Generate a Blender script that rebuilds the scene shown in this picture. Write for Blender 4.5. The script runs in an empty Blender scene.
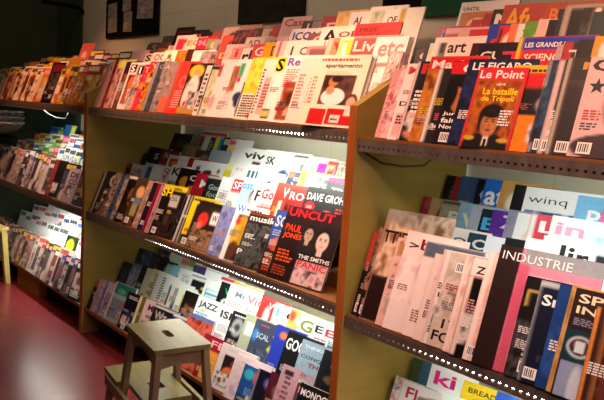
import bpy, bmesh, math, random
import numpy as np
from mathutils import Vector, Matrix

S = bpy.context.scene
COL = S.collection
# ------------------------------------------------------------------ camera
FOC = 686.0
YAW, PITCH, ROLL = 0.866, 0.126, 0.065
CAM = np.array([1.655, -1.604, 1.382])
_f = np.array([-math.sin(YAW) * math.cos(PITCH), math.cos(YAW) * math.cos(PITCH), -math.sin(PITCH)])
_r = np.array([math.cos(YAW), math.sin(YAW), 0.0])
_u = np.cross(_r, _f)
RGT = _r * math.cos(ROLL) + _u * math.sin(ROLL)
UPV = -_r * math.sin(ROLL) + _u * math.cos(ROLL)
cd = bpy.data.cameras.new('camera')
cam = bpy.data.objects.new('camera', cd)
COL.objects.link(cam)
cd.sensor_width = 36.0
cd.lens = 36.0 * FOC / 604.0
cd.clip_start = 0.02
m = Matrix.Identity(4)
for i in range(3):
    m[i][0], m[i][1], m[i][2], m[i][3] = RGT[i], UPV[i], -_f[i], CAM[i]
cam.matrix_world = m
S.camera = cam
# ------------------------------------------------------------------ world, lights, exposure
S.view_settings.view_transform = 'Standard'
S.view_settings.look = 'None'
S.view_settings.exposure = 0.0
S.view_settings.gamma = 1.0
S.view_settings.use_curve_mapping = False
W = bpy.data.worlds.new('room_light')
S.world = W
W.use_nodes = True
W.node_tree.nodes['Background'].inputs[0].default_value = (1.0, 0.72, 0.55, 1)
W.node_tree.nodes['Background'].inputs[1].default_value = 0.036
TUBE_STRENGTH = 90.0
TUBE_COLOUR = (0.93, 1.0, 0.90, 1)


def area(name, loc, aim, sx, sy, power, col):
    l = bpy.data.lights.new(name, 'AREA')
    l.shape = 'RECTANGLE'
    l.size, l.size_y, l.energy, l.color = sx, sy, power, col
    o = bpy.data.objects.new(name, l)
    COL.objects.link(o)
    o.location = loc
    o.rotation_euler = (Vector(aim) - Vector(loc)).to_track_quat('-Z', 'Y').to_euler()
    return o


def spot(name, loc, aim, power, col, ang, blend=0.6, rad=0.06):
    l = bpy.data.lights.new(name, 'SPOT')
    l.energy, l.color, l.spot_size, l.spot_blend, l.shadow_soft_size = power, col, math.radians(ang), blend, rad
    o = bpy.data.objects.new(name, l)
    COL.objects.link(o)
    o.location = loc
    o.rotation_euler = (Vector(aim) - Vector(loc)).to_track_quat('-Z', 'Y').to_euler()
    return o


WARM = (1.0, 0.41, 0.21)
spot('rack_spot', (-0.45, -0.70, 2.75), (-0.40, 0.12, 1.45), 165, (1.0, 0.56, 0.36), 50, 0.9)
spot('rack_spot', (0.75, -0.75, 2.75), (0.60, 0.12, 1.45), 110, WARM, 54, 0.9)
spot('rack_spot', (-1.50, -0.70, 2.75), (-1.45, 0.14, 1.45), 210, (1.0, 0.50, 0.31), 50, 0.9)
spot('rack_spot', (-2.90, -0.80, 2.75), (-3.10, 0.12, 1.45), 120, WARM, 56, 0.9)
spot('rack_spot', (2.10, -1.70, 2.50), (0.55, 0.05, 0.72), 95, (1.0, 0.78, 0.78), 44, 0.8, 0.12)  # spot added to brighten the right rack's front, cone shaped to it
area('fill_light', (-1.2, -0.5, 3.0), (-1.2, 0.63, 2.05), 3.6, 0.3, 14, (1.0, 0.70, 0.50))  # unseen wash added to brighten the upper wall
area('fill_light', (0.6, -1.5, 2.7), (-0.6, 0.0, 0.5), 0.7, 0.7, 9, (1.0, 0.78, 0.68))  # weak fill added over the aisle, stands for no fitting

# ------------------------------------------------------------------ helpers


def lin(h):
    h = h.lstrip('#')
    return tuple(((int(h[i:i + 2], 16) / 255.0) ** 2.2) for i in (0, 2, 4))


NAMED = dict(wh='#f2ede6', cr='#e8d9b4', pk='#e79aa6', rd='#c81a1e', dr='#7c1216', orr='#e06a14', ye='#f2cf18', gn='#3d8f3a',
             dgn='#1d3a2a', bl='#2450b0', lb='#7fb8dc', nv='#141c3a', pu='#5a2c8c', mg='#d8208c', bk='#0d0c0d', br='#6a3d22',
             dbr='#2c1812', gy='#8c8a88', dg='#3a3a3c', tn='#b98d5a', te='#1e8c94', ol='#7a7a30', sk='#d99a72', lp='#e8c6c4',
             lg='#c9c7c4', gd='#c89a3a', lav='#a79ac0', crm='#f3e6c8')


def ink(c):
    return lin(NAMED.get(c, c))


def new_mat(name, base=(0.8, 0.8, 0.8), rough=0.5, metal=0.0, spec=0.5, emit=None, strength=0.0):
    mt = bpy.data.materials.new(name)
    mt.use_nodes = True
    b = mt.node_tree.nodes['Principled BSDF']
    b.inputs['Base Color'].default_value = (*base, 1)
    b.inputs['Roughness'].default_value = rough
    b.inputs['Metallic'].default_value = metal
    b.inputs['Specular IOR Level'].default_value = spec
    if emit:
        b.inputs['Emission Color'].default_value = emit
        b.inputs['Emission Strength'].default_value = strength
    return mt


def noise_mat(name, c1, c2, scale=(4, 4, 4), detail=4, rough=0.5, spec=0.4, bump=0.0, lo=0.35, hi=0.65, metal=0.0, coord='Object'):
    mt = new_mat(name, c1, rough, metal, spec)
    nt = mt.node_tree
    b = nt.nodes['Principled BSDF']
    tc = nt.nodes.new('ShaderNodeTexCoord')
    mp = nt.nodes.new('ShaderNodeMapping')
    mp.inputs['Scale'].default_value = scale
    no = nt.nodes.new('ShaderNodeTexNoise')
    no.inputs['Scale'].default_value = 1.0
    no.inputs['Detail'].default_value = detail
    rp = nt.nodes.new('ShaderNodeValToRGB')
    rp.color_ramp.elements[0].position = lo
    rp.color_ramp.elements[1].position = hi
    rp.color_ramp.elements[0].color = (*c1, 1)
    rp.color_ramp.elements[1].color = (*c2, 1)
    nt.links.new(tc.outputs[coord], mp.inputs['Vector'])
    nt.links.new(mp.outputs[0], no.inputs['Vector'])
    nt.links.new(no.outputs[0], rp.inputs[0])
    nt.links.new(rp.outputs[0], b.inputs['Base Color'])
    if bump:
        bp = nt.nodes.new('ShaderNodeBump')
        bp.inputs['Strength'].default_value = bump
        bp.inputs['Distance'].default_value = 0.002
        nt.links.new(no.outputs[0], bp.inputs['Height'])
        nt.links.new(bp.outputs[0], b.inputs['Normal'])
    return mt


def wall_mat():
    mt = noise_mat('painted_block_wall', lin('#c0b8a0'), lin('#ccc4ac'), (2, 2, 2), 3, 0.6, 0.3)
    nt = mt.node_tree
    b = nt.nodes['Principled BSDF']
    tc = nt.nodes.new('ShaderNodeTexCoord')
    mp = nt.nodes.new('ShaderNodeMapping')
    mp.inputs['Rotation'].default_value = (math.radians(90), 0, 0)
    br = nt.nodes.new('ShaderNodeTexBrick')
    br.inputs['Scale'].default_value = 1.0
    br.inputs['Brick Width'].default_value = 0.39
    br.inputs['Row Height'].default_value = 0.14
    br.inputs['Mortar Size'].default_value = 0.005
    br.inputs['Color1'].default_value = (1, 1, 1, 1)
    br.inputs['Color2'].default_value = (1, 1, 1, 1)
    br.inputs['Mortar'].default_value = (0.90, 0.90, 0.90, 1)
    mx = nt.nodes.new('ShaderNodeMix')
    mx.data_type = 'RGBA'
    mx.blend_type = 'MULTIPLY'
    mx.inputs[0].default_value = 1.0
    src = b.inputs['Base Color'].links[0].from_socket
    nt.links.new(tc.outputs['Object'], mp.inputs['Vector'])
    nt.links.new(mp.outputs[0], br.inputs['Vector'])
    nt.links.new(src, mx.inputs[6])
    nt.links.new(br.outputs['Color'], mx.inputs[7])
    nt.links.new(mx.outputs[2], b.inputs['Base Color'])
    return mt


def print_mat():
    mt = new_mat('printed_cover', (1, 1, 1), 0.36, 0, 0.42)
    nt = mt.node_tree
    at = nt.nodes.new('ShaderNodeAttribute')
    at.attribute_name = 'ink'
    nt.links.new(at.outputs['Color'], nt.nodes['Principled BSDF'].inputs['Base Color'])
    return mt


M = dict(
    panel=noise_mat('birch_panel', lin('#98803a'), lin('#a48a42'), (3, 3, 18), 5, 0.45, 0.35),
    edge=noise_mat('board_edge', lin('#a45a2a'), lin('#b46832'), (20, 4, 4), 4, 0.5, 0.3),
    board=noise_mat('shelf_board', lin('#7a4c28'), lin('#8a5a32'), (2, 14, 6), 4, 0.5, 0.3),
    plinth=noise_mat('dark_plinth', lin('#1c1510'), lin('#2a2018'), (3, 3, 3), 3, 0.7, 0.2),
    rail=noise_mat('slotted_steel', lin('#60554f'), lin('#70645d'), (30, 6, 6), 3, 0.5, 0.4, metal=0.25),
    wall=wall_mat(),
    green_wall=noise_mat('dark_green_paint', lin('#3c4636'), lin('#444e3c'), (2, 2, 2), 3, 0.7, 0.2),
    floor=new_mat('red_lino', lin('#782f32'), 0.26, 0, 0.5),
    paper=noise_mat('page_edges', lin('#d6cfc4'), lin('#f2eee6'), (3, 900, 900), 1, 0.7, 0.2),
    cover=print_mat(),
    sticker=new_mat('sticker_paper', lin('#ece8e2'), 0.5),
    black=new_mat('black_ink', lin('#0c0c0c'), 0.6),
    board_black=noise_mat('black_felt', lin('#0e0d0d'), lin('#161414'), (20, 20, 20), 3, 0.8, 0.1),
    board_grey=noise_mat('charcoal_felt', lin('#232120'), lin('#2b2826'), (20, 20, 20), 3, 0.8, 0.1),
    board_green=noise_mat('green_board', lin('#1b4a30'), lin('#20543a'), (8, 8, 8), 3, 0.6, 0.2),
    sheet=noise_mat('poster_sheet', lin('#6d655c'), lin('#a59a8c'), (14, 14, 40), 4, 0.6, 0.2),
    chalk=new_mat('chalk_line', lin('#b8a486'), 0.8),
    stool=noise_mat('pine_stool', lin('#6e5e36'), lin('#7c6a40'), (5, 30, 5), 5, 0.42, 0.4),
    pale_pine=noise_mat('pale_pine', lin('#c2ac62'), lin('#d0bc74'), (8, 8, 4), 4, 0.5, 0.3),
    stool_leg=noise_mat('pine_leg', lin('#7c6048'), lin('#8a6c52'), (12, 12, 3), 5, 0.45, 0.35),
    cardboard=noise_mat('cardboard', lin('#8a6238'), lin('#986e40'), (6, 6, 6), 3, 0.8, 0.1),
    steel=new_mat('white_enamel', lin('#cfcfca'), 0.4),
    cable=new_mat('brown_cable', lin('#5a3c18'), 0.5),
    white_cable=new_mat('white_cable', lin('#4a463c'), 0.5),
    newsprint=noise_mat('newsprint', lin('#5a5a58'), lin('#a9a6a0'), (60, 30, 60), 3, 0.8, 0.1),
)


class MB:
    """collects vertices and faces for one mesh object"""

    def __init__(self):
        self.v, self.f, self.mi = [], [], []

    def add(self, vs, fs, mi=0):
        n = len(self.v)
        self.v.extend([tuple(p) for p in vs])
        self.f.extend([tuple(i + n for i in f) for f in fs])
        self.mi.extend([mi] * len(fs))

    def box(self, x0, x1, y0, y1, z0, z1, mi=0, mat=None):
        vs = [Vector(p) for p in ((x0, y0, z0), (x1, y0, z0), (x1, y1, z0), (x0, y1, z0), (x0, y0, z1), (x1, y0, z1), (x1, y1, z1), (x0, y1, z1))]
        if mat:
            vs = [mat @ p for p in vs]
        self.add(vs, [(0, 3, 2, 1), (4, 5, 6, 7), (0, 1, 5, 4), (1, 2, 6, 5), (2, 3, 7, 6), (3, 0, 4, 7)], mi)

    def prism(self, poly, axis, a, b, mi=0):
        """poly of 2D points extruded along axis between a and b"""
        n = len(poly)

        def P(p, t):
            return {'x': (t, p[0], p[1]), 'y': (p[0], t, p[1]), 'z': (p[0], p[1], t)}[axis]
        vs = [P(p, a) for p in poly] + [P(p, b) for p in poly]
        fs = [tuple(range(n))[::-1], tuple(range(n, 2 * n))] + [(i, (i + 1) % n, n + (i + 1) % n, n + i) for i in range(n)]
        self.add(vs, fs, mi)

    def beam(self, p, q, wx, wy, wx2=None, wy2=None, ax=Vector((1, 0, 0)), mi=0):
        """tapering rectangular bar from p to q"""
        p, q = Vector(p), Vector(q)
        d = (q - p).normalized()
        a = (ax - d * ax.dot(d)).normalized()
        b = d.cross(a)
        wx2 = wx if wx2 is None else wx2
        wy2 = wy if wy2 is None else wy2
        vs = [p + a * sx * wx / 2 + b * sy * wy / 2 for sx, sy in ((-1, -1), (1, -1), (1, 1), (-1, 1))]
        vs += [q + a * sx * wx2 / 2 + b * sy * wy2 / 2 for sx, sy in ((-1, -1), (1, -1), (1, 1), (-1, 1))]
        self.add(vs, [(0, 3, 2, 1), (4, 5, 6, 7), (0, 1, 5, 4), (1, 2, 6, 5), (2, 3, 7, 6), (3, 0, 4, 7)], mi)

    def tube(self, pts, r, n=8, mi=0):
        pts = [Vector(p) for p in pts]
        rings = []
        for i, p in enumerate(pts):
            d = (pts[min(i + 1, len(pts) - 1)] - pts[max(i - 1, 0)]).normalized()
            a = d.orthogonal().normalized() if i == 0 else (rings[-1][1] - d * rings[-1][1].dot(d)).normalized()
            rings.append((p, a, d.cross(a)))
        vs = [p + (a * math.cos(t) + b * math.sin(t)) * r for p, a, b in rings for t in [2 * math.pi * k / n for k in range(n)]]
        fs = []
        for i in range(len(pts) - 1):
            for k in range(n):
                fs.append((i * n + k, i * n + (k + 1) % n, (i + 1) * n + (k + 1) % n, (i + 1) * n + k))
        fs.append(tuple(range(n))[::-1])
        fs.append(tuple(range((len(pts) - 1) * n, len(pts) * n)))
        self.add(vs, fs, mi)

    def build(self, name, mats, parent=None, bevel=0.0, smooth=False):
        me = bpy.data.meshes.new(name)
        me.from_pydata(self.v, [], self.f)
        for mt in (mats if isinstance(mats, (list, tuple)) else [mats]):
            me.materials.append(mt)
        me.polygons.foreach_set('material_index', self.mi)
        if smooth:
            me.polygons.foreach_set('use_smooth', [True] * len(self.f))
        bm = bmesh.new()
        bm.from_mesh(me)
        bmesh.ops.recalc_face_normals(bm, faces=bm.faces)
        if bevel:
            bmesh.ops.bevel(bm, geom=[e for e in bm.edges if len(e.link_faces) == 2 and e.calc_face_angle() > 0.6],
                            offset=bevel, segments=2, affect='EDGES', profile=0.6)
        bm.to_mesh(me)
        bm.free()
        o = bpy.data.objects.new(name, me)
        COL.objects.link(o)
        if parent:
            o.parent = parent
        return o


def thing(name, label, cat, loc=(0, 0, 0), rot=(0, 0, 0), group=None):
    o = bpy.data.objects.new(name, None)
    o.empty_display_size = 0.05
    COL.objects.link(o)
    o.location = loc
    o.rotation_euler = rot
    tag(o, label, cat, group)
    return o


def tag(o, label, cat, group=None):
    o['label'] = label
    o['category'] = cat
    if group:
        o['group'] = group
    return o


def struct(o):
    o['kind'] = 'structure'
    return o


# ------------------------------------------------------------------ the room
XW, YW = -4.35, 0.63
b = MB(); b.box(XW - 0.1, 3.6, -3.4, YW + 0.1, -0.06, 0.0); struct(b.build('floor', M['floor']))
b = MB(); b.box(XW - 0.1, 3.6, YW, YW + 0.1, 0.0, 3.0); struct(b.build('wall_back', M['wall']))
b = MB(); b.box(XW - 0.1, XW, -3.4, YW, 0.0, 3.0); struct(b.build('wall_left', M['green_wall']))

b = MB(); b.box(XW, -3.81, YW - 0.012, YW + 0.0005, 0.0, 3.0); struct(b.build('wall_back_green', M['green_wall']))

# ------------------------------------------------------------------ shelving units
ZT, ZM, ZB = 1.331, 0.731, 0.152          # top of the front rail of each shelf
UNITS = dict(L=(-4.34, -2.1735, 0.0, 'left'), C=(-2.173, 0.0175, 0.0, 'centre'), R=(0.0185, 2.20, -0.022, 'right'))
PT = 0.0175                                # panel thickness
TIER_D, TIER_H = 0.10, 0.055


def rail(parent, x0, x1, z):
    """slotted angle: a steel strip with a row of punched holes, and its inner flange"""
    mb = MB()
    y0, y1 = -0.004, -0.001
    zb, zt = z - 0.040, z
    h0, h1 = z - 0.0275, z - 0.0205
    n = int((x1 - x0) / 0.0215)
    p = (x1 - x0) / n
    hw = 0.0085
    mb.box(x0, x1, y0, y1, h1, zt)
    mb.box(x0, x1, y0, y1, zb, h0)
    for i in range(n + 1):
        a = x0 if i == 0 else x0 + (i - 0.5) * p + hw / 2
        c = x1 if i == n else x0 + (i + 0.5) * p - hw / 2
        mb.box(a, c, y0, y1, h0, h1)
    mb.box(x0, x1, y1, 0.020, zb, zb + 0.002)
    o = mb.build('front_rail', M['rail'], parent)
    o['label'] = 'dark slotted steel angle with a row of holes'
    return o


for key, (x0, x1, dz, word) in UNITS.items():
    lab = dict(L='wooden magazine rack with stepped shelves in the dark corner by the green wall',
               C='wooden magazine rack with three stepped shelves between two birch dividers, stool in front',
               R='wooden magazine rack beside the bare yellow divider, nearest and largest of the three')[key]
    u = thing('magazine_rack', lab, 'shelf', ((x0 + x1) / 2, 0, 0), group='magazine racks along the wall')
    cx = (x0 + x1) / 2
    for s in ((1,) if key == 'L' else (0, 1)):      # the left rack ends against the green wall
        a = x0 if s == 0 else x1 - PT
        mb = MB()
        prof = [(-0.012, 0.0), (0.60, 0.0), (0.60, 1.62), (0.30, 1.585), (0.136, 1.505), (-0.012, 1.418)]
        mb.prism(prof, 'x', a - cx, a + PT - cx)
        mb.build('side_panel', M['panel'], u, bevel=0.0015)
        mb = MB(); mb.box(a - cx, a + PT - cx, -0.0145, -0.0121, 0.0, 1.417)
        mb.build('edge_band', M['edge'], u)
    xa, xb = (x0 + 0.002 if key == 'L' else x0 + PT) - cx, x1 - PT - cx
    for lv, z in (('T', ZT + dz), ('M', ZM + dz), ('B', ZB + dz)):
        mb = MB(); mb.box(xa, xb, 0.0, 0.60, z - 0.013, z + 0.007)
        mb.build('shelf_board', M['board'], u, bevel=0.001)
        if lv != 'B':
            rail(u, xa, xb, z)
        for k in range(1, 5):
            mb = MB(); mb.box(xa, xb, TIER_D * k + 0.035, 0.60 if k == 4 else TIER_D * (k + 1) + 0.035, z + 0.007, z + 0.007 + TIER_H * k)
            mb.build('shelf_step', M['board'], u)
    mb = MB(); mb.box(xa, xb, 0.10, 0.12, 0.0, ZB + dz - 0.013)
    mb.build('plinth', M['plinth'], u)


TUBES = {q: new_mat('fluorescent_tube', (1, 1, 1), 0.3, emit=TUBE_COLOUR, strength=TUBE_STRENGTH * q) for q in (0.6, 0.75, 0.9, 1.2, 1.7)}


def tube_light(x0, x1, z, label, shields=(), q=1.0, drop=0.009):
    t = thing('fluorescent_light', label, 'light', ((x0 + x1) / 2, 0.040, z), group='tube lights behind the shelf rails')
    h = (x1 - x0) / 2
    mb = MB(); mb.box(-h, h, -0.012, 0.012, 0.011, 0.0175); mb.build('housing', M['steel'], t)
    mb = MB(); mb.tube([(-h + 0.015, 0, 0), (h - 0.015, 0, 0)], 0.008, 10); mb.build('tube', TUBES[q], t, smooth=True)
    for (s0, s1) in shields:               # plates added to block the tube's direct light towards the front
        mb = MB(); mb.box(s0 - (x0 + x1) / 2, s1 - (x0 + x1) / 2, -0.0135, -0.0121, -drop, 0.0175); mb.build('added_shield', M['steel'], t)
    for s in (-1, 1):
        mb = MB(); mb.box(s * h - 0.008, s * h + 0.008, -0.011, 0.011, -0.010, 0.012); mb.build('end_cap', M['steel'], t)


tube_light(-1.08, -0.20, ZT - 0.032, 'lit fluorescent tube under the centre rack top shelf', [(-1.07, -0.50), (-0.27, -0.21)], 1.2)
tube_light(-1.38, -0.10, ZM - 0.032, 'lit fluorescent tube under the centre rack middle shelf', [(-0.95, -0.85), (-0.22, -0.11)], 0.9)
tube_light(0.42, 1.60, ZT - 0.054, 'lit fluorescent tube under the right rack top shelf', [(0.43, 1.59)], 0.6)
tube_light(0.32, 1.50, ZM - 0.054, 'lit fluorescent tube under the right rack middle shelf', [], 0.75)
tube_light(-3.40, -2.55, ZT - 0.032, 'lit fluorescent tube under the left rack top shelf', [(-3.39, -2.56)], 0.9)
tube_light(-3.30, -2.30, ZM - 0.032, 'lit fluorescent tube under the left rack middle shelf', [(-3.29, -2.31)], 1.7, 0.019)

# ------------------------------------------------------------------ magazines
ALPHA = math.radians(6)                    # covers overlap like shingles, each turned a little to the right
SA, CA = math.sin(ALPHA), math.cos(ALPHA)
SL = CL = ROT = None


def set_lean(deg):
    global SL, CL, ROT
    r = math.radians(deg)
    SL, CL = math.sin(r), math.cos(r)
    ROT = Matrix.Rotation(ALPHA, 4, 'Z') @ Matrix.Rotation(-r, 4, 'X')


set_lean(19)
_tcache = {}


def text_geo(s):
    """outline of a line of lettering as flat polygons in a unit box"""
    if s not in _tcache:
        cu = bpy.data.curves.new('lettering', 'FONT')
        cu.body = s.lstrip('~')
        cu.resolution_u = 2
        cu.offset = -0.008 if s[0] == '~' else 0.022
        o = bpy.data.objects.new('lettering', cu)
        COL.objects.link(o)
        bpy.context.view_layer.update()
        me = bpy.data.meshes.new_from_object(o.evaluated_get(bpy.context.evaluated_depsgraph_get()))
        v = np.array([p.co[:] for p in me.vertices]) if len(me.vertices) else np.zeros((1, 3))
        f = [tuple(p.vertices) for p in me.polygons]
        bpy.data.objects.remove(o)
        bpy.data.curves.remove(cu)
        bpy.data.meshes.remove(me)
        lo, hi = v.min(0), v.max(0)
        v = (v - lo) / np.maximum(hi - lo, 1e-6)
        _tcache[s] = (v[:, :2], f)
    return _tcache[s]


def smooth(e0, e1, x):
    t = np.clip((x - e0) / (e1 - e0), 0, 1)
    return t * t * (3 - 2 * t)


def vnoise(U, V, seed, sc):
    """smooth value noise on the cover"""
    rs = np.random.RandomState(seed)
    out = np.zeros_like(U)
    amp, tot = 1.0, 0.0
    for o in range(3):
        n = int(sc * 2 ** o) + 2
        g = rs.rand(n + 2, n + 2)
        x, y = U * n, V * n
        i, j = np.clip(x.astype(int), 0, n), np.clip(y.astype(int), 0, n)
        fx, fy = x - i, y - j
        fx, fy = fx * fx * (3 - 2 * fx), fy * fy * (3 - 2 * fy)
        out += amp * ((g[j, i] * (1 - fx) + g[j, i + 1] * fx) * (1 - fy) + (g[j + 1, i] * (1 - fx) + g[j + 1, i + 1] * fx) * fy)
        tot += amp
        amp *= 0.6
    return out / tot


def paint(design, w, h, nx, ny, seed):
    """returns the ink of the cover grid and a list of raised print (text, text lines)"""
    ops = design.split(';')
    u = np.linspace(0, 1, nx + 1)
    v = np.linspace(0, 1, ny + 1)
    U, V = np.meshgrid(u, v)
    img = np.zeros((ny + 1, nx + 1, 3)) + np.array(ink(ops[0].strip()))
    su, sv = 0.35 / nx, 0.35 / ny
    flat = []
    asp = w / h

    def blend(mask, c):
        img[:] = img * (1 - mask[..., None]) + np.array(c) * mask[..., None]

    def ell(cx, cy, rx, ry):
        return 1 - smooth(1 - 1.2 / (nx * rx + 0.5), 1 + 1.2 / (nx * rx + 0.5), np.sqrt(((U - cx) / rx) ** 2 + ((V - cy) / ry) ** 2))

    def rect(x, y, ww, hh):
        return smooth(x - su, x + su, U) * (1 - smooth(x + ww - su, x + ww + su, U)) * smooth(y - sv, y + sv, V) * (1 - smooth(y + hh - sv, y + hh + sv, V))
    for k, op in enumerate(ops[1:]):
        a = op.split()
        if not a:
            continue
        c = a[0]
        if c == 'R':
            blend(rect(*map(float, a[1:5])), ink(a[5]))
        elif c == 'E':
            blend(ell(*map(float, a[1:5])), ink(a[5]))
        elif c == 'N':
            x, y, ww, hh = map(float, a[1:5])
            n = vnoise(U, V, seed * 31 + k, (float(a[8]) if len(a) > 8 else 5) * 1.5)
            n = np.clip((n - 0.28) / 0.44, 0, 1)[..., None]
            c1, c2, c3 = (np.array(ink(q)) for q in a[5:8])
            pic = np.where(n < 0.5, c1 + (c2 - c1) * n * 2, c2 + (c3 - c2) * (n * 2 - 1))
            mk = rect(x, y, ww, hh)[..., None]
            img[:] = img * (1 - mk) + pic * mk
        elif c == 'P':
            cx, cy, s = map(float, a[1:4])
            skin, hair, cloth = map(ink, a[4:7])
            rx = s * 0.74 / asp
            blend(ell(cx, cy - s * 2.35, rx * 2.3, s * 1.35), cloth)
            blend(rect(cx - rx * 0.45, cy - s * 1.5, rx * 0.9, s * 0.8), skin)
            blend(ell(cx, cy + s * 0.22, rx * 1.28, s * 1.12), hair)
            blend(ell(cx, cy - s * 0.08, rx, s * 0.92), skin)
            dk = tuple(q * 0.10 for q in skin)
            for sx in (-1, 1):
                blend(ell(cx + sx * rx * 0.42, cy + s * 0.06, rx * 0.2, s * 0.07), dk)
                blend(ell(cx + sx * rx * 0.42, cy + s * 0.24, rx * 0.26, s * 0.05), tuple(q * 0.4 for q in hair))
            blend(ell(cx, cy - s * 0.52, rx * 0.32, s * 0.07), (skin[0] * 0.6, skin[1] * 0.3, skin[2] * 0.3))
            blend(ell(cx, cy - s * 0.2, rx * 0.12, s * 0.16), tuple(q * 0.6 for q in skin))
        elif c == 'T':
            x, y, ww, hh = map(float, a[2:6])
            tv, tf = text_geo(a[1].replace('_', ' '))
            flat.append((np.stack([(x + tv[:, 0] * ww) * w, (y + tv[:, 1] * hh) * h], 1), tf, ink(a[6])))
        elif c == 'V':      # lettering running up the cover
            x, y, ww, hh = map(float, a[2:6])
            tv, tf = text_geo(a[1].replace('_', ' '))
            flat.append((np.stack([(x + (1 - tv[:, 1]) * ww) * w, (y + tv[:, 0] * hh) * h], 1), tf, ink(a[6])))
        elif c == 'Y':      # five-pointed star
            x, y, r = map(float, a[1:4])
            pts = [((x * w + (r if i % 2 == 0 else r * 0.4) * w * math.sin(i * math.pi / 5)), (y * h + (r if i % 2 == 0 else r * 0.4) * w * math.cos(i * math.pi / 5))) for i in range(10)]
            flat.append((np.array([(x * w, y * h)] + pts), [(0, (i + 1) % 10 + 1, i + 1) for i in range(10)], ink(a[4])))
        elif c == 'L':      # ragged lines of small print
            x, y, ww, hh = map(float, a[1:5])
            n = int(a[6])
            rs = random.Random(seed * 7 + k)
            vs, fs = [], []
            for i in range(n):
                yy = y + hh * (n - 1 - i + 0.2) / n
                xx = x
                lim = x + ww * rs.uniform(0.6, 1.0)
                while xx < lim - 0.01:
                    e = min(lim, xx + rs.uniform(0.03, 0.09))
                    q = len(vs)
                    vs += [(xx * w, yy * h), (e * w, yy * h), (e * w, (yy + hh * 0.58 / n) * h), (xx * w, (yy + hh * 0.58 / n) * h)]
                    fs.append((q, q + 1, q + 2, q + 3))
                    xx = e + 0.016
            flat.append((np.array(vs), fs, ink(a[5])))
    g = np.random.RandomState(seed % 9973).rand(ny + 1, nx + 1, 1)
    img = img * (1 + (g - 0.5) * (0.30 - 0.26 * np.clip(img.mean(2, keepdims=True) * 1.3, 0, 1)))
    return img, flat


def cover_mesh(design, w, h, t, nx, ny, seed, with_pages):
    img, flat = paint(design, w, h, nx, ny, seed)
    vs, fs, cols, mi = [], [], [], []
    xs = np.linspace(0, w, nx + 1)
    zs = np.linspace(0, h, ny + 1)
    for j in range(ny + 1):
        for i in range(nx + 1):
            vs.append((xs[i], 0.0, zs[j]))
            cols.append(tuple(img[j, i]))
    for j in range(ny):
        for i in range(nx):
            a = j * (nx + 1) + i
            fs.append((a, a + 1, a + nx + 2, a + nx + 1))
            mi.append(0)
    bgc = tuple(img[ny // 2, 0])
    q = len(vs)                                    # spine and back of the folded cover
    e = 0.0006
    vs += [(0, 0, 0), (0, 0, h), (0, t, h), (0, t, 0), (w, t, h), (w, t, 0), (0, e, 0), (0, e, h), (w, e, h), (w, e, 0), (w, 0, 0), (w, 0, h)]
    cols += [bgc] * 12
    fs += [(q, q + 1, q + 2, q + 3), (q + 3, q + 2, q + 4, q + 5), (q + 6, q + 9, q + 8, q + 7), (q + 10, q + 9, q + 8, q + 11)]
    mi += [0] * 4
    if with_pages:
        q = len(vs)
        a, c = 0.0012, t - 0.0006
        vs += [(0.001, a, 0.001), (w - 0.002, a, 0.001), (w - 0.002, c, 0.001), (0.001, c, 0.001),
               (0.001, a, h - 0.001), (w - 0.002, a, h - 0.001), (w - 0.002, c, h - 0.001), (0.001, c, h - 0.001)]
        cols += [(0.8, 0.78, 0.74)] * 8
        fs += [(q + 4, q + 5, q + 6, q + 7), (q + 1, q + 2, q + 6, q + 5), (q, q + 3, q + 2, q + 1)]
        mi += [1] * 3
    for n, (tv, tf, c) in enumerate(flat):
        q = len(vs)
        d = -0.0004 - 0.00008 * n
        vs += [(p[0], d, p[1]) for p in tv]
        cols += [c] * len(tv)
        fs += [tuple(i + q for i in f) for f in tf]
        mi += [0] * len(tf)
    me = bpy.data.meshes.new('cover')
    me.from_pydata(vs, [], fs)
    me.materials.append(M['cover'])
    me.materials.append(M['paper'])
    me.polygons.foreach_set('material_index', mi)
    at = me.color_attributes.new('ink', 'FLOAT_COLOR', 'POINT')
    at.data.foreach_set('color', np.concatenate([np.array(cols), np.ones((len(cols), 1))], 1).astype(np.float32).ravel())
    return me


def page_mesh(w, h, t):
    me = bpy.data.meshes.new('page_block')
    a, c = 0.0010, t - 0.0006
    v = [(x, y, z) for z in (0.001, h - 0.001) for x, y in ((0.001, a), (w - 0.0015, a), (w - 0.0015, c), (0.001, c))]
    me.from_pydata(v, [], [(0, 3, 2, 1), (4, 5, 6, 7), (0, 1, 5, 4), (1, 2, 6, 5), (2, 3, 7, 6), (3, 0, 4, 7)])
    me.materials.append(M['paper'])
    return me


_sticker = None


def sticker_mesh():
    global _sticker
    if _sticker is None:
        me = bpy.data.meshes.new('price_sticker')
        w, h = 0.036, 0.030
        v = [(0, -0.0012, 0), (w, -0.0012, 0), (w, -0.0012, h), (0, -0.0012, h)]
        f, mi = [(0, 1, 2, 3)], [0]
        rs = random.Random(3)
        x = 0.004
        while x < w - 0.005:
            e = x + rs.choice((0.0024, 0.0034))
            q = len(v)
            v += [(x, -0.0014, 0.005), (e, -0.0014, 0.005), (e, -0.0014, h - 0.004), (x, -0.0014, h - 0.004)]
            f.append((q, q + 1, q + 2, q + 3))
            mi.append(1)
            x = e + rs.choice((0.0024, 0.003))
        me.from_pydata(v, [], f)
        me.materials.append(M['sticker'])
        me.materials.append(M['black'])
        me.polygons.foreach_set('material_index', mi)
        _sticker = me
    return _sticker


ORD = ('first second third fourth fifth sixth seventh eighth ninth tenth eleventh twelfth thirteenth fourteenth fifteenth sixteenth '
       'seventeenth eighteenth nineteenth twentieth').split()


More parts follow.
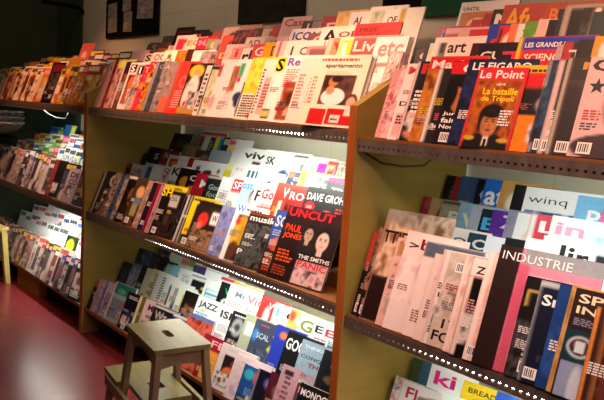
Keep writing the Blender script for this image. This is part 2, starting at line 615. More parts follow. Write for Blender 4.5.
def ordinal(n):
    if n <= 20:
        return ORD[n - 1]
    tens = ('twenty', 'thirty', 'forty', 'fifty')[n // 10 - 2]
    return tens + '-' + ORD[n % 10 - 1] if n % 10 else {'thirty': 'thirtieth', 'forty': 'fortieth', 'fifty': 'fiftieth', 'twenty': 'twentieth'}[tens]


ROWW = ('front row', 'second row', 'third row', 'fourth row', 'back row')
LEVW = dict(T='top shelf', M='middle shelf', B='bottom shelf')
UNITW = dict(L='left rack', C='centre rack', R='right rack')
warn = []


def locate(px, py, y0, zb):
    """base corner x and cover height of a leaning cover whose top left corner is seen at px, py"""
    d = _f * FOC + RGT * (px - 302) + UPV * (200 - py)
    # y: y0 + h*CA*SL = C.y + t d.y ; z: zb + h*CL = C.z + t d.z
    A = np.array([[CA * SL, -d[1]], [CL, -d[2]]])
    h, t = np.linalg.solve(A, np.array([CAM[1] - y0, CAM[2] - zb]))
    x = CAM[0] + t * d[0] + h * SA * SL
    return x, h


FILL = dict(
    amber=['#d8b890', '#c8742c', '#e0c8a0', '#a8401c', '#8a6a30', '#e8d8c0', '#5a3420', '#c89a4a'],
    dusk=['#2a2426', '#6a5458', '#a88a8c', '#3a2c34', '#8a4a48', '#c0a8a4', '#4a4a54', '#d0bcb0'],
    warm=['#7a3a30', '#a86a5a', '#5a2a26', '#c08a6a', '#8a2a24', '#caa088', '#3a2a28', '#b8452a'],
    dark=['#2a2624', '#4a3a38', '#3a2c34', '#5a3a32', '#1e2028', '#6a5a54', '#40302a', '#54464a'],
    pale=['#ece9e4', '#f2efe8', '#e2e6ea', '#f4f0e0', '#dfe8ee', '#f6f2f0', '#d8d4cc', '#f0dfe4'],
    vivid=['#d8d040', '#4a90c8', '#e0e4e8', '#c84a5a', '#58a050', '#f0e8d0', '#3a5a9a', '#e8e8e0', '#d08a3a'],
    mix=['#c8b8b0', '#8a3a3a', '#3a4a6a', '#d8cfc0', '#2a2a2e', '#b06a4a', '#607a8a', '#e6dfd6'],
)
CNAME = {}
for _k, _v in dict(amber='tan,orange,sand,rust,olive brown,cream,dark brown,golden', dusk='black,mauve-grey,dusty pink,plum,brick,pale mauve,slate,beige',
                   warm='maroon,dusty pink,dark red,tan,brick red,pale brown,blackish brown,rust', dark='black,brown-grey,plum black,brown,navy black,grey-brown,dark brown,mauve-grey',
                   pale='white,ivory,pale grey,cream,pale blue,off-white,light grey,pale pink', vivid='yellow,sky blue,pale silver,red,green,cream,blue,white,orange',
                   mix='beige,crimson,slate blue,sand,black,terracotta,grey-blue,off-white').items():
    for _a, _b in zip(FILL[_k], _v.split(',')):
        CNAME[_k, _a] = _b


def filler_design(rs, pal):
    bg = rs.choice(FILL[pal])
    others = [c for c in FILL[pal] if c != bg]
    light = sum(lin(bg)) > 0.9
    tc, tn = rs.choice([('#1a1a1c', 'black'), ('#b01820', 'red'), ('#1c3c8c', 'blue')] if light else [('#efe9e0', 'white'), ('#e8c83a', 'yellow'), ('#e8a0a8', 'pink')])
    a, c, d = rs.sample(others, 3)
    s = f"{bg};"
    kind = rs.randrange(4)
    if kind == 0:
        s += f"N 0.06 0.08 0.88 0.66 {a} {c} {d} 5;"
        mot = 'blurred photo'
    elif kind == 1:
        s += f"R 0 0 1 0.78 {a};P 0.5 0.5 0.17 {rs.choice(['#d9a27c', '#c98a66', '#e8bb98'])} {rs.choice(['#1c1410', '#5a3418', '#b98a40'])} {c};"
        mot = 'portrait'
    elif kind == 2:
        s += f"R 0.1 0.3 0.8 0.42 {c};E 0.5 0.5 0.22 0.14 {d};L 0.1 0.06 0.7 0.18 {tc} 4;"
        mot = 'round picture'
    else:
        s += f"N 0 0 1 0.8 {c} {bg} {d} 8;L 0.55 0.1 0.38 0.4 {tc} 6;"
        mot = 'text column'
    s += f"L 0.07 0.80 {rs.uniform(0.6, 0.95):.2f} 0.20 {tc} 1"
    return f"{CNAME[pal, bg]} magazine, {tn} title, {mot}", s


def build_magazine(x, y0, zb, w, h, t, design, res, seed, sticker, roll, parts):
    nx, ny = max(6, int(w / res)), max(8, int(h / res))
    rot = ROT @ Matrix.Rotation(roll, 4, 'Y')
    lift = abs(math.sin(roll)) * w if roll > 0 else 0.0
    mw = Matrix.Translation((x, y0, zb + lift * CL + t * SL + 0.0004)) @ rot
    me = cover_mesh(design, w, h, t, nx, ny, seed, not parts)
    if not parts:
        o = bpy.data.objects.new('magazine', me)
        COL.objects.link(o)
    else:
        o = bpy.data.objects.new('magazine', None)
        o.empty_display_size = 0.03
        COL.objects.link(o)
        c = bpy.data.objects.new('cover', me)
        COL.objects.link(c)
        c.parent = o
        p = bpy.data.objects.new('page_block', page_mesh(w, h, t))
        COL.objects.link(p)
        p.parent = o
        if sticker:
            k = bpy.data.objects.new('price_sticker', sticker_mesh())
            COL.objects.link(k)
            k.parent = c
            k.location = (float(sticker[0]) * w, 0.0, max(0.002, float(sticker[1]) * h))
            k['label'] = 'small white barcode sticker'
    o.matrix_world = mw
    return o


def busy(design, desc, seed):
    """adds the small print most covers carry"""
    if any(q in desc for q in ('plain', 'blank', 'near-black', 'peach', 'uniformed', 'children cover', 'children in', 'pale hands', 'spine', 'dark-haired', 'shield', 'serif Sr')):
        return design
    rs = random.Random(seed)
    bg = ink(design.split(';')[0].strip())
    light = sum(bg) > 0.8
    for i in range(rs.choice((2, 3, 3))):
        c = rs.choice(['#4a3a3a', '#b83038', '#6a6a74', '#9a5a50'] if light else ['#d8d0c8', '#d0b040', '#c89090', '#a8a8b0', '#e8e0d8'])
        x = rs.choice((0.06, 0.07, 0.5, 0.6))
        y = rs.uniform(0.08, 0.6)
        n = rs.choice((3, 4, 5))
        design += f";L {x} {y:.2f} {rs.uniform(.18, .36):.2f} {n * rs.uniform(.018, .028):.3f} {c} {n}"
    if ';N ' not in design and ';P ' not in design:
        c = rs.choice(['#b8a090', '#5a4a48', '#c86058', '#7890a8', '#8a9a70', '#d8b8a8'])
        design += f";N {rs.choice((0.08, 0.3, 0.5))} 0.12 {rs.uniform(.3, .45):.2f} {rs.uniform(.2, .34):.2f} {c} #e0d4cc #3a2c2c 4"
    return design


def lift_print(design, s):
    """back rows show only their heads: their print sits in the upper part of the cover"""
    out = []
    for op in design.split(';'):
        a = op.split()
        if a and a[0] in 'RNTVL' and len(a) > 5:
            q = 2 if a[0] in 'TV' else 1
            y, h = float(a[q + 1]), float(a[q + 3])
            a[q + 1], a[q + 3] = f'{1 - (1 - y) * s:.3f}', f'{h * s:.3f}'
        elif a and a[0] == 'E':
            a[2], a[4] = f'{1 - (1 - float(a[2])) * s:.3f}', f'{float(a[4]) * s:.3f}'
        elif a and a[0] == 'P':
            a[2], a[3] = f'{1 - (1 - float(a[2])) * s:.3f}', f'{float(a[3]) * s:.3f}'
        out.append(' '.join(a))
    return ';'.join(out)


ITEMS = []
LEANS = {('C', 'M'): 22, ('C', 'B'): 21}
WSC = 0.87


def build_row(unit, lev, k, items, pal, auto=None):
    """items: spec lines of one row; gaps are closed with plainer magazines of the palette"""
    x0, x1, dz, _ = UNITS[unit]
    set_lean(LEANS.get((unit, lev), 19))
    zb = {'T': ZT, 'M': ZM, 'B': ZB}[lev] + dz + 0.007 + TIER_H * k
    ynom = (0.004 if lev != 'T' else 0.014) if k == 0 else 0.055 + TIER_D * k
    lo = x0 + PT + 0.004 + 0.016
    hi = x1 - PT - 0.004
    rs = random.Random(f'{unit}{lev}{k}')
    L = []
    for ln in items:
        head, desc, design = ln.split('|')
        a = head.split()
        x, h = locate(float(a[0]), float(a[1]), ynom, zb)
        L.append(dict(px=float(a[0]), py=float(a[1]), x=max(x, lo), h=h, w=float(a[2]) * WSC, t=float(a[3]) / 1000, flags=a[4:], desc=desc, design=design))
    L.sort(key=lambda q: q['x'])

    def plain(x, h, w=0.18, t=0.005):
        dsc, dsg = filler_design(rs, pal)
        return dict(px=None, x=x, h=h, w=w, t=t, flags=[], desc=dsc, design=dsg)
    if auto:
        a0, a1, pitch, hmean = auto
        x = a0
        while x < a1:
            if not any(q['x'] - pitch * 0.6 < x < q['x'] + (pitch * 0.6 if q['px'] is None else q['w'] * 0.9) for q in L):
                L.append(plain(x + rs.uniform(-.1, .1) * pitch, hmean * rs.uniform(0.9, 1.06), rs.choice((0.17, 0.18, 0.19)), rs.uniform(.004, .007)))
            x += pitch
    L.sort(key=lambda q: q['x'])
    out = []
    for i, q in enumerate(L):                  # close the gaps
        out.append(q)
        end = q['x'] + q['w']
        nxt = L[i + 1]['x'] if i + 1 < len(L) else None
        if nxt is not None and nxt - end > 0.04:
            n = int((nxt - end) / 0.15) + 1
            for j in range(n):
                out.append(plain(end + 0.01 + (nxt - end) * j / n, (q['h'] + L[i + 1]['h']) / 2 * rs.uniform(0.93, 1.0)))
    out.sort(key=lambda q: q['x'])
    TA = SA / CA
    prev = None
    for i, q in enumerate(out):
        if q['px'] is not None:
            q['x'], q['h'] = locate(q['px'], q['py'], ynom, zb)
        q['x'] = max(q['x'], lo)
        if prev:
            q['x'] = max(q['x'], prev['x'] + 0.014)
            q['t'] = q['t'] if 'D' in q['flags'] else min(q['t'], max(0.0022, (q['x'] - prev['x']) * TA - 0.0018))
            q['y'] = min(ynom, prev['y'] + (q['x'] - prev['x']) * TA - q['t'] / (CL * CA) - 0.0023)
        else:
            q['y'] = ynom
        prev = q
    for i, q in enumerate(out):                # one cover pulled to the front of its neighbours
        if 'F' in q['flags']:
            for n in out[i + 1:]:
                if n['x'] < q['x'] + q['w'] + 0.01:
                    q['y'] = min(q['y'], n['y'] - (n['x'] - q['x']) * TA - q['t'] / (CL * CA) - 0.0016)
    for q in out:
        if q['px'] is not None:
            xn, h = locate(q['px'], q['py'], q['y'], zb)
            if 'F' in q['flags']:
                q['x'] = xn
            if h < 0.12 or h > 0.40:
                warn.append((unit, lev, k, q['desc'], round(h, 3)))
            q['h'] = min(max(h, 0.12), 0.40)
        if q['x'] + q['w'] * CA > hi:
            q['w'] = max(0.03, (hi - q['x']) / CA)
    res = {0: 0.0065, 1: 0.0075, 2: 0.008, 3: 0.008, 4: 0.010}[k] * (1.5 if unit == 'L' else 1.0)
    for i, q in enumerate(out):
        st = [f[1:].split(',') for f in q['flags'] if f[0] == 'S' and ',' in f]
        seed = hash_seed(f'{unit}{lev}{k}{i}')
        design = q['design'] if q['px'] is None or k == 0 else lift_print(q['design'], {1: 0.78}.get(k, 0.62 if lev != 'T' else 0.72))
        design = busy(design, q['desc'], seed)
        roll = math.radians(rs.uniform(-0.6, 0.6))
        ITEMS.append(dict(unit=unit, lev=lev, k=k, i=i, desc=q['desc'],
                          args=(q['x'], q['y'], zb, q['w'], q['h'], q['t'], design, res * (0.5 if 'H' in q['flags'] else 1.0), seed, st[0] if st else None, roll)))
    MINY.append((unit, lev, k, round(min(q['y'] for q in out), 3), len(out)))


def hash_seed(s):
    r = 7
    for ch in s:
        r = (r * 131 + ord(ch)) % 100003
    return r


MINY = []


def seen_counts():
    """how large each magazine shows in the camera's view: a grid of rays"""
    bpy.context.view_layer.update()
    dg = bpy.context.evaluated_depsgraph_get()
    n = {}
    org = Vector(CAM)
    for j in range(0, 400, 2):
        for i in range(0, 604, 2):
            d = Vector(_f * FOC + RGT * (i + 1 - 302) + UPV * (200 - j - 1)).normalized()
            hit, loc, nor, idx, ob, mt = S.ray_cast(dg, org, d)
            if hit:
                while ob.parent:
                    ob = ob.parent
                n[ob.name] = n.get(ob.name, 0) + 1
    return n


def finish_rows(keep=320):
    """builds all rows, keeps the 320 that show largest as things, the rest become one crowd"""
    for s in sorted({op.split()[1] for it in ITEMS for op in it['args'][6].split(';') if op.split() and op.split()[0] in 'TV'}):
        text_geo(s.replace('_', ' '))
    for it in ITEMS:
        set_lean(LEANS.get((it['unit'], it['lev']), 19))
        it['ob'] = build_magazine(*it['args'], it['unit'] != 'L' and it['k'] <= 2)
    n = seen_counts()
    for it in ITEMS:
        it['n'] = n.get(it['ob'].name, 0)
    order = sorted([it for it in ITEMS if it['n'] > 0], key=lambda q: -q['n'])
    big = set(id(q) for q in order[:keep])
    crowd = order[keep:]
    print('SEEN', len(order), 'smallest kept', order[min(keep, len(order)) - 1]['n'])
    vs, fs, cols, mi, base = [], [], [], [], 0
    for it in ITEMS:
        if id(it) in big:
            continue
        o = it['ob']
        if it['n'] > 0:
            for q in ([o] if o.type == 'MESH' else [c for c in o.children if c.name.startswith(('cover', 'page'))]):
                me = q.data
                mw = o.matrix_world
                has = 'ink' in me.color_attributes
                for v in me.vertices:
                    vs.append(tuple(mw @ v.co))
                cols += [tuple(c.color) for c in me.color_attributes['ink'].data] if has else [(0.8, 0.8, 0.8, 1)] * len(me.vertices)
                for p in me.polygons:
                    fs.append(tuple(i + base for i in p.vertices))
                    mi.append(p.material_index if has else 1)
                base += len(me.vertices)
        for c in list(o.children_recursive):
            bpy.data.objects.remove(c)
        bpy.data.objects.remove(o)
        it['ob'] = None
    if vs:
        me = bpy.data.meshes.new('magazine_crowd')
        me.from_pydata(vs, [], fs)
        me.materials.append(M['cover'])
        me.materials.append(M['paper'])
        me.polygons.foreach_set('material_index', mi)
        at = me.color_attributes.new('ink', 'FLOAT_COLOR', 'POINT')
        at.data.foreach_set('color', np.array(cols, dtype=np.float32).ravel())
        o = bpy.data.objects.new('magazine_crowd', me)
        COL.objects.link(o)
        o['kind'] = 'stuff'
        tag(o, 'crowd of small half-hidden magazines filling gaps in all three racks', 'magazines')
    rank = {}
    for it in ITEMS:
        if it['n'] == 0:
            continue
        u, l, k = it['unit'], it['lev'], it['k']
        r = rank[u, l, k] = rank.get((u, l, k), 0) + 1
        if it['ob'] is None:
            continue
        desc = it['desc']
        if desc.startswith('!'):
            label = f"{desc[1:]}, {UNITW[u]} {LEVW[l]}"
        else:
            label = f"{desc}, {ordinal(r)} from left, {ROWW[k]}, {UNITW[u]} {LEVW[l]}"
        nw = len(label.split())
        if nw > 16 or nw < 4:
            warn.append(('words', nw, label))
        tag(it['ob'], label, 'magazine', f"magazines in the {ROWW[k]} of the {UNITW[u]}'s {LEVW[l]}")

SPEC = '''
@C T 0 warm
93 72 .2 5|brown magazine with pinkish cover text|#7a4c3e;N 0 0 1 1 #5a3028 #8a5a4a #b08070 6;L 0.1 0.1 0.3 0.6 lp 12
103 66 .2 6|pale pink magazine with brown marks|#c09080;N 0 0 1 .8 #a87868 #c89888 #7a4a3c 5;T MI 0.05 0.85 0.5 0.1 #6a3020
109 63 .2 7|plain dusty pink magazine|#d0a090;R 0 0 .12 1 #b07868;T C 0.2 0.82 0.3 0.12 #8a3a30
116 60 .2 6|red magazine with pale pink spine|#8e2420;R 0 0 .10 1 #d8a898;N .12 0 .88 .8 #8e2420 #b04030 #5a1410 4
121 60 .2 5|magazine with yellow-green top corner|#d0a088;R 0 .82 1 .18 #b8b030;E .3 .9 .3 .08 #e8e060;N 0 0 1 .8 #c08070 #e0b0a0 #903830 5
127 62 .2 5|dark brown magazine with pale edge|#3a2018;R 0 0 .08 1 #e8c8b8;N .1 0 .9 .75 #3a2018 #6a4030 #a06850 5
133 63 .2 6|!white-bordered magazine, white letter S on black above an orange woman|#e8d4c8;R .06 .78 .34 .18 #15100e;T S .1 .80 .22 .14 wh;R .1 .12 .6 .62 #6a2818;E .34 .5 .16 .2 #c8683a;E .3 .28 .2 .18 #b05030
140 65 .2 6|grey-pink magazine, black letter block at top|#b89488;R .08 .78 .3 .19 #15100e;T I .16 .8 .08 .14 wh;N 0 .05 1 .7 #a08078 #c8a89c #6a4a42 5
147 65 .2 7|red and pink magazine|#c82438;T TE .05 .82 .5 .12 #f0b0a8;N 0 0 1 .78 #c82030 #d84858 #a01020 5
153 62 .2 6|magazine with orange flowers on red|#b02a24;N 0 0 1 .85 #9a1c1c #d8862a #2a1410 6;T Y .06 .86 .4 .1 #f0a8a0
159 62 .2 6|dark slate magazine with grey spine|#3c3e46;R 0 0 .14 1 #8a8486;N .14 0 .86 1 #34363e #4c4c54 #242428 4;T CO .2 .85 .5 .09 #8c8488
167 62 .2 6|grey magazine with worn pinkish cover|#7c7070;N 0 0 1 1 #6a6264 #a08c88 #58504e 6;T AR .1 .85 .5 .08 #c0a8a0
174 62 .2 6|mauve grey magazine, orange lower edge|#8e7876;N 0 0 1 .9 #8e7876 #a08480 #6a5654 4;R 0 0 1 .3 #c86048
182 62 .2 6|!plain bright red magazine with thin pink outlined figure|#d83a30;R 0 0 .12 1 #b05048;E .45 .6 .16 .12 #e8786a;E .45 .6 .11 .08 #d03a34;L .2 .1 .5 .35 #f0a098 8
193 64 .2 7|!magazine with a curly blonde woman in white on dark brown|#3a1c14;E .36 .84 .3 .13 #e8c030;E .4 .8 .13 .09 #e8a070;E .38 .5 .24 .26 #f4e4d8;E .2 .35 .14 .24 #f0d8cc;R .0 .0 1 .14 #c08a40;E .3 .2 .14 .06 #d83a28
208 66 .2 5|black magazine with cream printed edge|#f0e4d8;L .04 .06 .14 .8 #2a1814 9;N .22 0 .78 1 #1c1210 #3c2a24 #5a4438 4
213 70 .2 6 S.1,.03|!cream and green magazine with brown-haired figure in red, centre rack|#d8d8a8;N 0 0 1 1 #c8d098 #f0e8c8 #a8a870 4;E .55 .6 .2 .13 #a04028;E .6 .4 .22 .18 #e8d8c0;E .6 .5 .2 .06 #b83028;E .6 .22 .2 .12 #e0c060
223 60 .2 8|!blank white magazine with red letters at the top left|#f8f2ea;T H .0 .8 .12 .14 #c83030;R .0 .70 .12 .2 #d04040;E .1 .25 .1 .12 #e8a8b0
231 60 .22 8|!white magazine with large tan brown photo in white border|#f8f0e8;R .22 .28 .6 .6 #b06a48;N .22 .3 .6 .55 #a85c3c #c88860 #8a4830 3;E .45 .3 .3 .16 #f4dcd8
243 62 .2 7|!white magazine with magenta stripe and dark blue flower|#f6f2ee;R .0 .72 .16 .24 #48b078;R .0 .62 .14 .10 #c83078;E .25 .36 .2 .1 #2c3c64;E .3 .26 .16 .08 #1e2c50
251 64 .2 7|white magazine with black narrow photo strip|#f4ece2;R .0 .05 .12 .62 #141010;N .14 0 .8 .8 #e8d8c8 #f4ece0 #c0a890 5
254 58 .21 7|!bright yellow magazine over white with scattered red print|#f4d428;N 0 .5 1 .5 #f0c818 #f8e860 #e8a818 4;R 0 0 1 .42 #f2e6d4;L .06 .04 .6 .36 #5a3a34 9;E .5 .06 .14 .04 #d82818;R .42 .1 .2 .34 #f0b828
268 60 .2 7|!white and pink magazine with text along its spine|#f4e4dc;L .03 .1 .1 .75 #6a3a34 14;R .16 .1 .6 .6 #e8b0a8;L .2 .2 .5 .4 #a04038 8
280 57 .21 7|!white dress on a magazine, black S in yellow block|#f6ece4;R 0 .74 .3 .24 #f2dc20;T S .04 .76 .22 .2 bk;N .3 .2 .7 .5 #9a7868 #c8a898 #6a5048 4;E .25 .4 .16 .34 #fdf6f0;R .0 .04 .25 .14 #3a3a30;R .02 .07 .2 .08 #e8d060
291 56 .23 7|!white magazine, purple letters, brown photo beside olive block|#f8eee6;T Re .04 .84 .34 .12 #7a3ab0;L .08 .66 .4 .14 #c08878 4;R .12 .04 .42 .56 #a84c30;N .12 .1 .42 .4 #8a3c28 #c87850 #f0c8b0 5;R .56 .04 .24 .52 #a8a038;E .35 .35 .08 .14 #5a2418
306 58 .2 8|!pale pink magazine with long column of small pink print|#f8e0d4;L .06 .25 .2 .5 #d88070 10;L .4 .3 .4 .4 #e0a898 8
319 56 .285 8 F H|!cream magazine with children in a dark photo over red boxes|#f6e6cc;T apartamento .2 .80 .68 .07 #2c1c14;L .1 .9 .9 .06 #d84a50 1;L .25 .72 .5 .05 #e8c8a8 2;R .24 .30 .60 .41 #4a2c24;N .24 .30 .60 .41 #3c2420 #5c382c #7a4c38 3;R .14 .02 .32 .22 #cc2420;R .48 .03 .5 .22 #c82018;E .38 .60 .12 .10 #3a1810;E .44 .62 .09 .07 #c87a48;E .5 .66 .11 .05 #2c120c;E .36 .44 .08 .08 #2a100c;E .5 .41 .22 .12 #fbf0ea;E .42 .5 .08 .06 #d89068;E .87 .36 .1 .1 #3a1a12;E .86 .34 .08 .08 #e8a888;R .80 .16 .2 .14 #f0d8cc;R .56 .06 .18 .1 #f0e0d8;T abc .58 .09 .14 .04 bk;L .03 .3 .1 .4 #d89080 8
327 56.5 .285 5|!cream magazine showing only page edges behind the children cover|#f2e2d2
335 57 .285 5|!cream magazine showing only page edges behind the children cover|#ecd8c8
343 58 .285 5|!cream magazine showing only page edges behind the children cover|#f2e2d2
@C T 1 warm
118 54 .2 6|dusty pink magazine with brown top|#a07868;R 0 .86 1 .14 #5a3a34
132 51 .2 6|pale pink magazine, brown portrait|#e0b0a8;P .5 .45 .2 #b88060 #4a2a20 #7a3a38
146 54 .2 6|cream magazine with black letter S|#e8c8b8;T S .08 .78 .3 .18 bk;T O .5 .78 .3 .18 #c04038
154 53 .2 6|white magazine with red letter O|#f0d8cc;T OC .1 .78 .6 .17 #d04a44;N 0 0 1 .7 #c89080 #f0d8c8 #a04a40 4
166 51 .2 7|cream magazine with small brown heads|#f2e6c8;E .3 .84 .1 .06 #6a3020;T ca .1 .7 .4 .1 #a08050
178 51 .2 6|magazine with orange and red collage|#c8401c;N 0 0 1 1 #c03018 #e88a2a #5a1410 7
188 50 .2 6|dark maroon magazine with pale corner|#4a1c18;T IL .3 .8 .4 .12 #c88a78
195 51 .2 6|white magazine with grey arch|#e8dcd4;E .6 .8 .2 .2 #8a8480;E .6 .76 .12 .16 #e0d4cc
203 52 .2 6|grey magazine with dark figures|#9a8e8a;N 0 .3 1 .7 #8a7e7a #b8a8a0 #4a3a38 6
211 52 .2 5|tan magazine with dark grey heads|#a08070;T RA .1 .8 .5 .12 #3a302e
219 51 .2 6|!brick red magazine with tan letters|#a84a38;T DI .1 .8 .6 .14 #e0a888
228 45 .2 6|pale mauve magazine|#d8b0a8;N 0 0 1 .8 #c89890 #e0c0b8 #a87068 4
234 48 .2 6|salmon pink magazine with red letter|#e88a80;T i .15 .78 .12 .18 #b82830;R .6 0 .4 1 #f0b8b0
244 49 .2 6|!white magazine with black handwritten letters|#f4e8dc;T rk .05 .66 .6 .3 #1a1414;E .3 .5 .2 .05 #50b060
255 45 .2 7|!pink-red magazine with white rounded title|#e04848;T Go .1 .74 .7 .2 #f8e0dc;R 0 0 1 .55 #e89890
267 43 .2 7|!orange-yellow magazine with dark gap in its title|#eaa018;T D .3 .72 .3 .2 #7a3010;N 0 .1 1 .5 #e89018 #f4c040 #c06010 4
278 42 .2 6|pink magazine with red vertical stripe|#f0c0b4;R .1 0 .1 1 #d85050
289 42 .25 7|!white magazine with widely spaced dark letters|#f4dcd0;T I .18 .72 .05 .18 #2a2426;T C .42 .72 .2 .16 #6a5a5c;N 0 0 1 .5 #f0d0c4 #f8e8e0 #d8a090 4
308 47 .21 6|rose magazine with grey letters|#d89088;R .1 .8 .8 .14 #8a5a5a;N 0 0 1 .7 #c87870 #e0a8a0 #905050 5
329 39 .2 7|!orange-pink magazine with large V|#f0906a;T V .2 .66 .5 .26 #d8381c;R 0 0 .16 1 #f4c8b0
342 38 .2 7|!white magazine with Li in lime green|#f6f0c8;R .05 .55 .9 .4 #d8dc30;T Li .12 .6 .6 .3 #f8f4e8;R .55 .1 .4 .4 #c83a30
355 37 .26 8|!pink magazine with large pale title and red banner|#f0a8a0;R 0 .64 1 .33 #e05048;T Living .05 .68 .9 .24 #f8e0dc;R .1 .5 .8 .1 #b83020
377 38 .25 8|!white magazine with pink-grey three letter title|#fbf2ec;T etc .15 .66 .75 .26 #d09088;R 0 .5 .9 .06 #e0786c
390 52 .22 8|pink-grey magazine with large script letters|#c8a098;N 0 0 1 1 #b08880 #e8d0c8 #6a3a38 7;T on .1 .74 .7 .2 #f0dcd4
@C T 2 warm
116 47 .2 5|grey-brown magazine|#5a4640;T M .1 .8 .4 .14 #8a7068
127 49 .2 5|maroon magazine with tan heads|#5a1c1c;E .4 .8 .2 .1 #a87050
140 44 .2 5|brown magazine with S outline|#6a4a40;T S .2 .74 .3 .2 #a88878
158 49 .2 5|orange magazine with cream blobs|#c06a38;E .5 .8 .2 .1 #e8b880
169 46 .2 6|pink magazine with white edge|#d8988c;R 0 0 .1 1 #f0d8cc
178 36 .2 6|!white-framed magazine with red band|#f0d4c8;R .1 .1 .8 .8 #b05044;R .14 .5 .3 .4 #d83048;R .5 .3 .36 .5 #e8c0b0
188 38 .2 6|pale magazine with orange title|#f0d0b8;T EQ .06 .76 .7 .16 #e07830
199 38 .2 6|crimson magazine with pink title|#b82838;T MA .1 .78 .7 .15 #e890a0
208 40 .2 6|olive grey magazine|#8a8458;T 0 .2 .74 .4 .2 #c8c090
215 41 .2 6|grey magazine with dark stripes|#9c8c88;R .2 .4 .1 .5 #5a4a4a;R .5 .4 .1 .5 #5a4a4a
224 36 .2 6|red magazine with pale face|#b84438;P .5 .6 .2 #e0a888 #6a2018 #8a2a24
236 31 .2 5|near-black magazine with red specks|#241618;N 0 .5 1 .5 #1a1012 #3a2022 #8a3030 8
247 38 .21 6|!pinkish grey magazine with grey AD initials|#d0b0a8;T AD .1 .76 .5 .17 #6a5654
266 38 .2 6|grey-pink magazine with stripes|#b8988e;R .2 .4 .1 .5 #6a504c;T M .4 .76 .4 .16 #5a4644
278 37 .2 6|light mauve magazine, grey letters|#d8b4a8;T LK .2 .74 .5 .18 #a88880
292 30 .22 7|!pale grey magazine with navy blue letters|#dcccd0;T ICON .1 .76 .86 .17 #1c2c64;N 0 0 1 .6 #d0b8b8 #e8d8d4 #b09090 4
309 34 .2 6|brown magazine with pale letters|#8a5048;T C .2 .74 .4 .2 #e8c0b0
323 28 .22 7|!white magazine with two huge black letters|#f2e0d4;T AZ .08 .66 .86 .28 #161214
339 27 .22 7|!white magazine with thin dark red letters|#f4dcc8;T OBJE .08 .74 .86 .15 #8a3a30;R .1 .64 .8 .06 #d88a70
357 25 .26 8|!red magazine with dark red capitals on banner|#e03228;T FREE .12 .84 .4 .08 #7a1010;T STYLE .1 .72 .5 .09 #8a1818;N 0 0 1 .66 #d82c24 #f06050 #b01c18 3
@C T 3 dark
136 39 .2 5|grey magazine with faded cover|#5c4c46
149 42 .2 5|brown magazine, tan letters|#6a4a3a;T B .2 .78 .4 .15 #a07a5a
163 45 .2 5|orange-brown magazine|#9a5030;N 0 .4 1 .6 #9a5030 #d8884a #4a2018 6
178 28 .2 5|!black magazine with thin red frame at row's left|#1c1212;R .06 .86 .88 .04 #8a3028
191 31 .2 5|black-topped magazine with pink title|#241414;T EL .2 .76 .6 .14 #b86058
203 33 .2 5|dark magazine with red letters|#2c1616;T ST .2 .78 .6 .12 #a83a30
214 31 .2 5|rust magazine with grey photo|#8a4a3a;N 0 .4 1 .4 #6a504a #a08078 #3a2624 5
225 28 .2 5|pale pink magazine, dark face|#b89088;P .5 .6 .2 #8a5a48 #2a1614 #5a2a2a
240 26 .2 5|grey-pink magazine with red lettering|#8a6a60;T SOU .2 .8 .7 .12 #b82a2c;N 0 .3 1 .4 #6a4a44 #9a7468 #3a2422 5
255 29 .2 5|black magazine with dark brown strip|#1c1414;R 0 .7 1 .1 #4a3028
264 29 .2 5|beige magazine with grey marks|#b09080;T II .3 .78 .3 .14 #5a4440
274 26 .2 5|!small crimson magazine between beige and pink ones|#a81c2c;T A .3 .8 .3 .12 #e88a90
284 18 .22 6|!pink magazine with red script title|#e8b0a4;T Casa .1 .80 .8 .16 #c82e2c;R 0 .1 1 .5 #d89a8c
303 22 .2 5|dark brown magazine with white letters|#3a2420;T LD .2 .78 .5 .16 #e8d0c4
313 22 .2 5|grey magazine with diagonal stripe|#8a7a6c;R .3 .3 .12 .6 #c0b0a0
324 17 .2 5|!dark red magazine with pink FR letters|#a02424;T FR .2 .66 .7 .2 #f0b0a4
339 12 .2 6|!mustard tan magazine with plain cover|#d8a04c;N 0 0 1 1 #d09848 #e8b868 #b88038 3
352 13 .22 6|!pale pink magazine with bold black AI|#f0d8d0;T AI .14 .76 .2 .14 #161214
371 8 .22 6|!white magazine with green photo, black line at right|#e8dccc;R .06 .3 .4 .6 #5a8a4a;N .06 .3 .4 .6 #3a6a38 #8aa860 #d8c8b0 5;R .62 .3 .06 .66 #14100e
386 10 .22 6|!white magazine with letters OF beside mustard strip|#f0e2d0;T OF .12 .72 .24 .14 #4a3a30;R .4 0 .16 1 #c8a040
@R T 0 warm
394 70 .21 6|!leftmost pink magazine with crowded red and grey print|#d88a90;N 0 0 1 .8 #c86070 #e8b0b0 #8a4a50 8;T ma .2 .84 .5 .1 #f4dcd8;R .1 .55 .6 .08 #c83040
402 66 .21 6|pink magazine with white banners|#e0a0a0;N 0 0 1 1 #d88a8c #f0c8c8 #b04858 7;R .1 .5 .5 .1 #f4e4e0
409 64 .21 6|!white magazine with black and pink headlines|#f0dcd8;T M .06 .86 .3 .1 #d03040;T DE .06 .44 .3 .06 bk;R .05 .05 .4 .3 #e8a8a0;L .08 .2 .3 .12 #3a1c20 3
419 62 .21 6 |!black magazine with a large red F|#1c1214;T F .12 .84 .28 .13 #c8242c;L .12 .34 .5 .3 wh 6;R 0 0 .06 1 #e8c8c4;E .3 .1 .2 .08 #c88070
433 57 .23 7|!magazine with red banner over orange-brown woman, white small print|#b86828;R 0 .84 1 .16 #c81e28;T Marie .06 .855 .7 .1 #f4e4dc;N 0 0 1 .8 #a85a20 #d08838 #7a3c18 4;E .7 .45 .3 .2 #c87c48;L .2 .2 .3 .2 #f0dcc8 4
